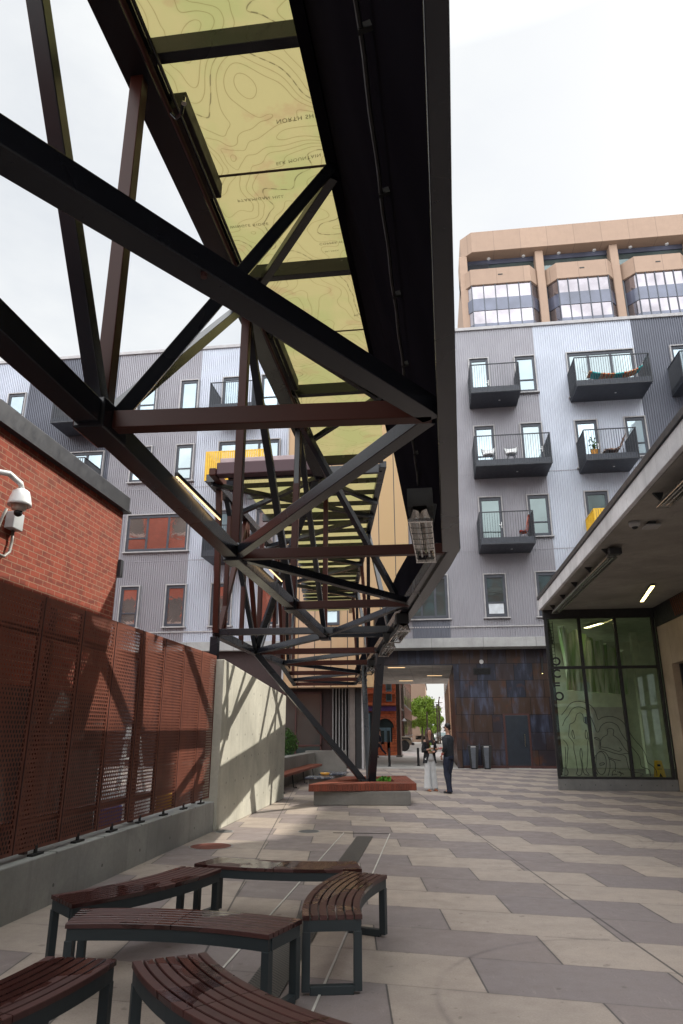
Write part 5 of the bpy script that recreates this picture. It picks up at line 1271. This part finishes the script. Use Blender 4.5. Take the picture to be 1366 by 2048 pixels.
skin('trousers', [(P(0,0,.95),(.14,.11)),(P(.09,.02,.80),.09),(P(.09,.20,.55),.07),(P(.09,.12,.12),.055),(P(-.09,.0,.80),.09),(P(-.09,-.12,.52),.07),(P(-.09,-.43,.20),.055)], [(0,1),(1,2),(2,3),(0,4),(4,5),(5,6)], denim, t)
shoe(P, F_, (.09,.12,0), shoe_b, t)
MB().ell(hc-L_*.02+V((0,0,.03)), .09,.095,.10).build('hair', hair_b, t, smooth=True)

# ================================================================== alley behind the passage
ob_ = thing('stone_building', 'orange red stone corner building with arched blue doorway and purple band, seen through the passage', 'building', (-6,51,0))
MB().box(-14,-2.66,50.5,56,0,15).build('wall', M['brick_orange'], ob_)
b = MB(); b.box(-14,-2.60,50.36,50.5,0,.9); b.box(-14,-2.58,50.34,50.5,3.35,3.5); b.box(-2.95,-2.60,50.38,50.5,.9,1.1); b.box(-14,-2.56,50.3,50.5,4.15,4.3); b.build('stone_course', M['brick_orange'], ob_, bev=.02)
MB().box(-14,-2.57,50.42,50.5,2.98,3.3).build('purple_band', m_plain('purple_sign_band', (.10,.045,.16), .6), ob_)
ar = MB(); ax_, az_ = -3.45, 1.85; rings = []
for i in range(17):
    a = PI*i/16; rings.append([V((ax_+r*math.cos(a), y, az_+r*math.sin(a))) for r, y in ((.62,50.36),(.86,50.36),(.86,50.5),(.62,50.5))])
ar.rings(rings); ar.build('arch', M['brick_orange'], ob_, bev=.01)
MB().box(-4.07,-2.95,50.44,50.5,0,1.85).build('doorway', M['black'], ob_)
MB().prism([(ax_+.62*math.cos(PI*i/12), 50.44, az_+.62*math.sin(PI*i/12)) for i in range(13)], (0,.05,0)).build('fanlight', M['glass_dark'], ob_)
dr = MB(); dr.box(-3.95,-3.40,50.38,50.43,.05,1.85); dk = dr.build('door', m_plain('blue_grey_door', (.12,.19,.23), .5), ob_, bev=.01); MB().box(-3.84,-3.52,50.36,50.385,.75,1.65).build('pane', M['glass_dark'], dk)
dr = MB(); dr.box(-3.38,-3.05,50.38,50.43,.05,1.85); dk = dr.build('door', bpy.data.materials['blue_grey_door'], ob_, bev=.01); MB().box(-3.32,-3.12,50.36,50.385,.3,1.65).build('pane', M['glass_dark'], dk)
MB().box(-5.6,-4.35,50.38,50.46,.1,2.9).build('shop_window', M['glass_dark'], ob_); MB().box(-4.9,-4.5,50.3,50.4,.05,2.8).build('shutter', bpy.data.materials['blue_grey_door'], ob_)
for x in (-3.35, -5.2):
    w = MB(); w.box(x,x+.42,50.42,50.5,3.62,5.3); wq = w.build('window', bpy.data.materials['blue_grey_door'], ob_); MB().box(x+.06,x+.36,50.40,50.425,3.7,4.35).build('pane', M['glass_dark'], wq); MB().box(x+.06,x+.36,50.40,50.425,4.45,5.2).build('pane', M['glass_dark'], wq)
pr_ = thing('pier', 'brown steel clad pier holding the far left corner of the passage ceiling', 'pillar', (-2.3,48,0))
MB().box(-2.50,-2.24,47.6,49.4,0,4.66).build('shaft', m_plain('brown_pier', (.10,.065,.055), .6), pr_, bev=.01); MB().box(-2.56,-2.18,47.54,49.5,0,.12).build('base', M['conc_base'], pr_)
def row_building(y0, y1, xf_, h, m, label, wins, x_other=-16, face='right'):
    t = thing('row_building', label, 'building', ((xf_+x_other)/2, y0, 0)); MB().box(min(xf_,x_other), max(xf_,x_other), y0, y1, 0, h).build('wall', m, t)
    sgn = 1 if face == 'right' else -1
    for y in wins[0]:
        for z0, z1 in wins[1]:
            w = MB(); xa, xb = sorted((xf_-.02*sgn, xf_+.05*sgn)); w.box(xa, xb, y, y+1.1, z0, z1); w.build('window', M['glass_dark'], t)
            s = MB(); xa, xb = sorted((xf_, xf_+.12*sgn)); s.box(xa, xb, y-.1, y+1.2, z0-.12, z0); s.build('sill', M['light_trim'], t)
    c_ = MB(); xa, xb = sorted((xf_-.1*sgn, xf_+.15*sgn)); c_.box(xa, xb, y0, y1, h-.3, h); c_.build('cornice', M['maroon'], t)
    return t
row_building(57, 70, -3.05, 12, M['brick_dark'], 'dark red brick alley building directly behind the orange stone one', ([59,62,65,68],[(3.6,5.6),(7,9)]))
row_building(70.2, 97, -3.0, 11, M['brick_pink'], 'pale pink alley building with tall narrow windows, further along on the left', ([72,75,78,82,86,90,94],[(1.2,2.9),(4.2,6.2),(7.6,9.4)]))
row_building(112, 135, -1.25, 9.3, M['tan_stone'], 'tan gabled building rising above the green street tree', ([114,118],[(3,5)]), x_other=-14)
row_building(60, 84, 1.30, 9, M['tan_stone2'], 'tan slab sided building on the right of the alley', ([63,68,74],[(5.5,7)]), x_other=14, face='left')
row_building(150, 170, 1.3, 8.5, M['conc_slab'], 'hazy grey office block closing the far end of the alley', ([152,158],[(3,5)]), x_other=14, face='left')
t = thing('distant_block', 'far off grey banded block at the end of the alley, beside the poles', 'building', (1.6,190,0)); MB().box(.9,3.2,190,200,0,9.5).build('wall', M['conc_slab'], t)
for z in (3,4.6,6.2,7.8): MB().box(.88,3.22,189.9,190,z,z+.7).build('window', M['glass_dark'], t)
for (px, pz) in ((-2.95,70.1),):
    MB().tube([(px,pz,0),(px,pz,10)], .09, 8).build('downpipe', M['bark'], label='dark rain pipe between the two red alley buildings', cat='pipe')
# street trees
def tree(x, y, h, r, label, n_=7000, size=.15):
    t = thing('street_tree', label, 'tree', (x,y,0), 'street trees in the alley')
    MB().tube([(x,y,0),(x+.05,y,h*.3),(x-.05,y,h*.55),(x,y,h*.85)], [.16,.13,.09,.03], 10).build('trunk', M['bark'], t)
    c = MB()
    for i in range(7):
        a = i*.9; c.tube([(x,y,h*(.35+.05*i)),(x+r*.5*math.cos(a),y+r*.5*math.sin(a),h*(.5+.05*i)),(x+r*.8*math.cos(a),y+r*.8*math.sin(a),h*(.55+.06*i))], [.06,.035,.01], 6)
    c.build('branch', M['bark'], t)
    b = MB()
    cl = [(random.uniform(-.8,.8)*r, random.uniform(-.8,.8)*r, random.uniform(.34,.95)*h, random.uniform(.28,.5)*r) for _ in range(22)]
    for i in range(n_):
        cx_, cy_, cz_, cr = random.choice(cl); d = V((random.gauss(0,1),random.gauss(0,1),random.gauss(0,1))).normalized()*cr*random.uniform(.4,1.05)
        p = V((x+cx_,y+cy_,cz_))+d; u = V((random.uniform(-1,1),random.uniform(-1,1),random.uniform(-1,1))).normalized()*size*random.uniform(.6,1.3); w = u.cross(V((.3,.7,random.uniform(-1,1)))).normalized()*size*.5
        b.quad(p-u,p-w,p+u,p+w)
    b.build('crown', M['leaf'], t, recalc=False); return t
tree(-1.7, 98, 6.0, 1.8, 'bright green street tree on the left of the alley, behind the dark utility pole'); tree(-.3, 104, 5.0, 1.6, 'lower bright green street tree just right of the utility pole', 5200)
def pole(x, y, h, label, arms_=2):
    t = thing('utility_pole', label, 'pole', (x,y,0)); MB().tube([(x,y,0),(x,y,h)], [.12,.09], 8).build('shaft', M['bark'], t)
    for i in range(arms_): MB().box(x-.5,x+.5,y-.04,y+.04,h-.35-i*.7,h-.27-i*.7).build('crossarm', M['bark'], t)
pole(-.85, 88, 3.9, 'brown utility pole in front of the street trees', 0); pole(.42, 96, 5.1, 'tall thin utility pole against the sky, left of the tan alley building'); pole(.70, 96.5, 5.6, 'tallest utility pole against the sky, touching the tan alley building'); pole(.22, 110, 4.4, 'short distant utility pole, leftmost against the sky', 1)
wl = thing('wall_lamp', 'small shaded lamp on the dark red brick alley building', 'lamp', (-2.85,66,2.6)); MB().tube([(-3.05,66,2.85),(-2.8,66,2.9),(-2.75,66,2.75)], .03, 6).build('arm', M['black'], wl); MB().lathe((-2.75,66,2.5), [(.0,.25),(.05,.25),(.25,.0),(.22,0)], 14).build('shade', M['light_trim'], wl)
# vehicles
def wheel(c, r, w, par, rim):
    t_ = MB().lathe((c[0],c[1]-w/2,c[2]), [(r*.55,0),(r*.95,0),(r,.03),(r,w-.03),(r*.95,w),(r*.55,w)], 24, 'y').build('wheel', M['black'], par)
    MB().lathe((c[0],c[1]-w/2-.004,c[2]), [(.0,.03),(r*.2,.02),(r*.5,.05),(r*.56,.0),(r*.56,w+.008),(0,w+.008)], 16, 'y').build('rim', rim, t_)
    return t_
jp = thing('off_road_car', 'dark off road car with white hard top and sand bonnet, half behind the pier', 'car', (-3.6,62,0))
sand = m_plain('sand_car_paint', (.30,.26,.19), .35)
MB().prism([(-5.6,61.2,.55),(-2.05,61.2,.55),(-1.95,61.2,.80),(-2.0,61.2,1.15),(-3.25,61.2,1.22),(-5.6,61.2,1.22)], (0,1.7,0)).build('body', sand, jp, bev=.03)
MB().prism([(-5.5,61.3,1.24),(-3.25,61.3,1.24),(-3.5,61.3,1.78),(-5.5,61.3,1.78)], (0,1.5,0)).build('cabin', M['black'], jp, bev=.02)
MB().box(-5.55,-3.35,61.22,62.88,1.79,1.90).build('roof', M['white'], jp, bev=.03)
MB().prism([(-4.35,61.27,1.28),(-3.45,61.27,1.28),(-3.65,61.27,1.70),(-4.35,61.27,1.70)], (0,.02,0)).build('side_window', M['glass_dark'], jp)
MB().box(-1.98,-1.78,61.15,62.95,.48,.68).build('bumper', M['black'], jp, bev=.02)
MB().prism([(-3.15,61.05,.85),(-3.0,61.05,1.10),(-2.15,61.05,1.10),(-1.95,61.05,.85),(-2.1,61.05,.9),(-2.25,61.05,1.0),(-2.9,61.05,1.0),(-3.05,61.05,.85)], (0,.25,0)).build('wheel_arch', M['black'], jp)
wheel((-2.58,61.25,.44), .44, .28, jp, M['tan_stone']); wheel((-5.0,61.25,.44), .44, .28, jp, M['tan_stone']); MB().lathe((-1.97,61.5,.98), [(.0,0),(.10,0),(.10,.04),(0,.05)], 14, 'x').build('headlight', M['white'], jp)
def car(x, y, m, label, w=1.8, face=1):
    t = thing('parked_car', label, 'car', (x,y,0), 'cars parked in the alley')
    prof = [(-w/2,.35),(w/2,.35),(w/2,.95),(w/2*.92,1.0),(w/2*.74,1.50),(-w/2*.74,1.50),(-w/2*.92,1.0),(-w/2,.95)]
    MB().prism([(x+a,y,z) for a, z in prof[:4]+prof[6:]], (0,4.4,0)).build('body', m, t, bev=.06)
    MB().prism([(x-w/2*.9,y+.9,1.0),(x+w/2*.9,y+.9,1.0),(x+w/2*.72,y+1.4,1.48),(x-w/2*.72,y+1.4,1.48)], (0,2.4,0)).build('cabin', m, t, bev=.04)
    MB().prism([(x-w/2*.78,y+.88,1.03),(x+w/2*.78,y+.88,1.03),(x+w/2*.66,y+1.36,1.44),(x-w/2*.66,y+1.36,1.44)], (0,-.02,0)).build('windscreen', M['glass_dark'], t)
    for s_ in (-1,1):
        MB().box(x+s_*w*.36-.14,x+s_*w*.36+.14,y-.03,y+.05,.70,.84).build('headlight', M['chrome'], t)
        wheel((x+s_*(w/2-.14),y+.9,.33), .33, .22, t, M['chrome'])
    MB().box(x-.35,x+.35,y-.035,y+.02,.50,.66).build('grille', M['black'], t)
car(.95, 97, M['white'], 'white parked car seen between the woman and the man'); car(-2.15, 112, M['light_trim'], 'distant pale car under the street tree', 1.7); car(-.9, 125, m_plain('green_car_paint', (.04,.14,.12), .3), 'small distant green car in the middle of the alley', 1.7)

# ================================================================== world, sun, camera
SUN = V((1, .80, 1.15)).normalized()
el = math.asin(SUN.z); az = math.atan2(SUN.x, SUN.y)
world = bpy.data.worlds.new('World'); scene.world = world; world.use_nodes = True
wt = world.node_tree; bg = wt.nodes['Background']
sky = wt.nodes.new('ShaderNodeTexSky'); sky.sky_type = 'NISHITA'; sky.sun_disc = False; sky.sun_elevation = el; sky.sun_rotation = az; sky.dust_density = 3.0; sky.air_density = 1.2
tc = wt.nodes.new('ShaderNodeTexCoord'); sp = wt.nodes.new('ShaderNodeSeparateXYZ'); wt.links.new(tc.outputs['Generated'], sp.inputs[0])
nz = wt.nodes.new('ShaderNodeTexNoise'); nz.inputs['Scale'].default_value = 1.9; nz.inputs['Detail'].default_value = 7; nz.inputs['Roughness'].default_value = .55
mp = wt.nodes.new('ShaderNodeMapping'); mp.inputs['Scale'].default_value = (1,1,2.2); wt.links.new(tc.outputs['Generated'], mp.inputs[0]); wt.links.new(mp.outputs[0], nz.inputs['Vector'])
def wmath(op, a, b):
    x = wt.nodes.new('ShaderNodeMath'); x.operation = op
    for i, v in enumerate((a, b)):
        if hasattr(v, 'links'): wt.links.new(v, x.inputs[i])
        else: x.inputs[i].default_value = v
    return x.outputs[0]
cr = wt.nodes.new('ShaderNodeMapRange'); cr.inputs[1].default_value = .36; cr.inputs[2].default_value = .62; cr.inputs[3].default_value = .70; cr.inputs[4].default_value = .99; wt.links.new(nz.outputs['Fac'], cr.inputs[0])
# thin cloud sheet, brightness boosted overhead and behind the viewer to add fill light
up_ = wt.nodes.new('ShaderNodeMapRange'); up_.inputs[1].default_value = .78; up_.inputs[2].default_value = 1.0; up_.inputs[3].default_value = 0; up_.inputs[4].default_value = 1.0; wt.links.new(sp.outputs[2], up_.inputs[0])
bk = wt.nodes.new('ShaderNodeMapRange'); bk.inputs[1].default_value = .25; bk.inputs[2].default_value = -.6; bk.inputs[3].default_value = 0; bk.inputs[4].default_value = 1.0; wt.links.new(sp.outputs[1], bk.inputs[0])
gain = wmath('ADD', 1.0, wmath('MULTIPLY', wmath('MAXIMUM', up_.outputs[0], bk.outputs[0]), SKY_FILL))
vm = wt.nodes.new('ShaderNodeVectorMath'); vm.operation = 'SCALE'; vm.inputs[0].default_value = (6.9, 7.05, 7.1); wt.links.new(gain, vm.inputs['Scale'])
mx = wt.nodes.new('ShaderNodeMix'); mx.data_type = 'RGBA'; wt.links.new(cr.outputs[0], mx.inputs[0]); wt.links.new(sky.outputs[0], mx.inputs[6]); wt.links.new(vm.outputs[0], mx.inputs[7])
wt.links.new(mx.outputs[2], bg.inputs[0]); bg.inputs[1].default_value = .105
sl = bpy.data.lights.new('sun', 'SUN'); sl.energy = 4.2; sl.angle = R(.53); sl.color = (1, .93, .82)
so = bpy.data.objects.new('sun', sl); col.objects.link(so); so.rotation_euler = SUN.to_track_quat('Z', 'Y').to_euler(); so.location = (10,10,60)
cd = bpy.data.cameras.new('camera'); cam = bpy.data.objects.new('camera', cd); col.objects.link(cam)
cd.sensor_fit = 'VERTICAL'; cd.sensor_height = 36; cd.lens = 1365/2048*36; cd.clip_start = .05; cd.clip_end = 3000
cam.location = (0,0,CAM_H); cam.rotation_euler = (R(90)+PITCH, 0, YAW)
scene.camera = cam
scene.view_settings.view_transform = 'Standard'; scene.view_settings.look = 'None'; scene.view_settings.gamma = 1; scene.view_settings.exposure = EXPO; scene.view_settings.use_curve_mapping = False
scene.cycles.transparent_max_bounces = 16
for o in bpy.data.objects:
    if 'loc0' in o.keys(): del o['loc0']
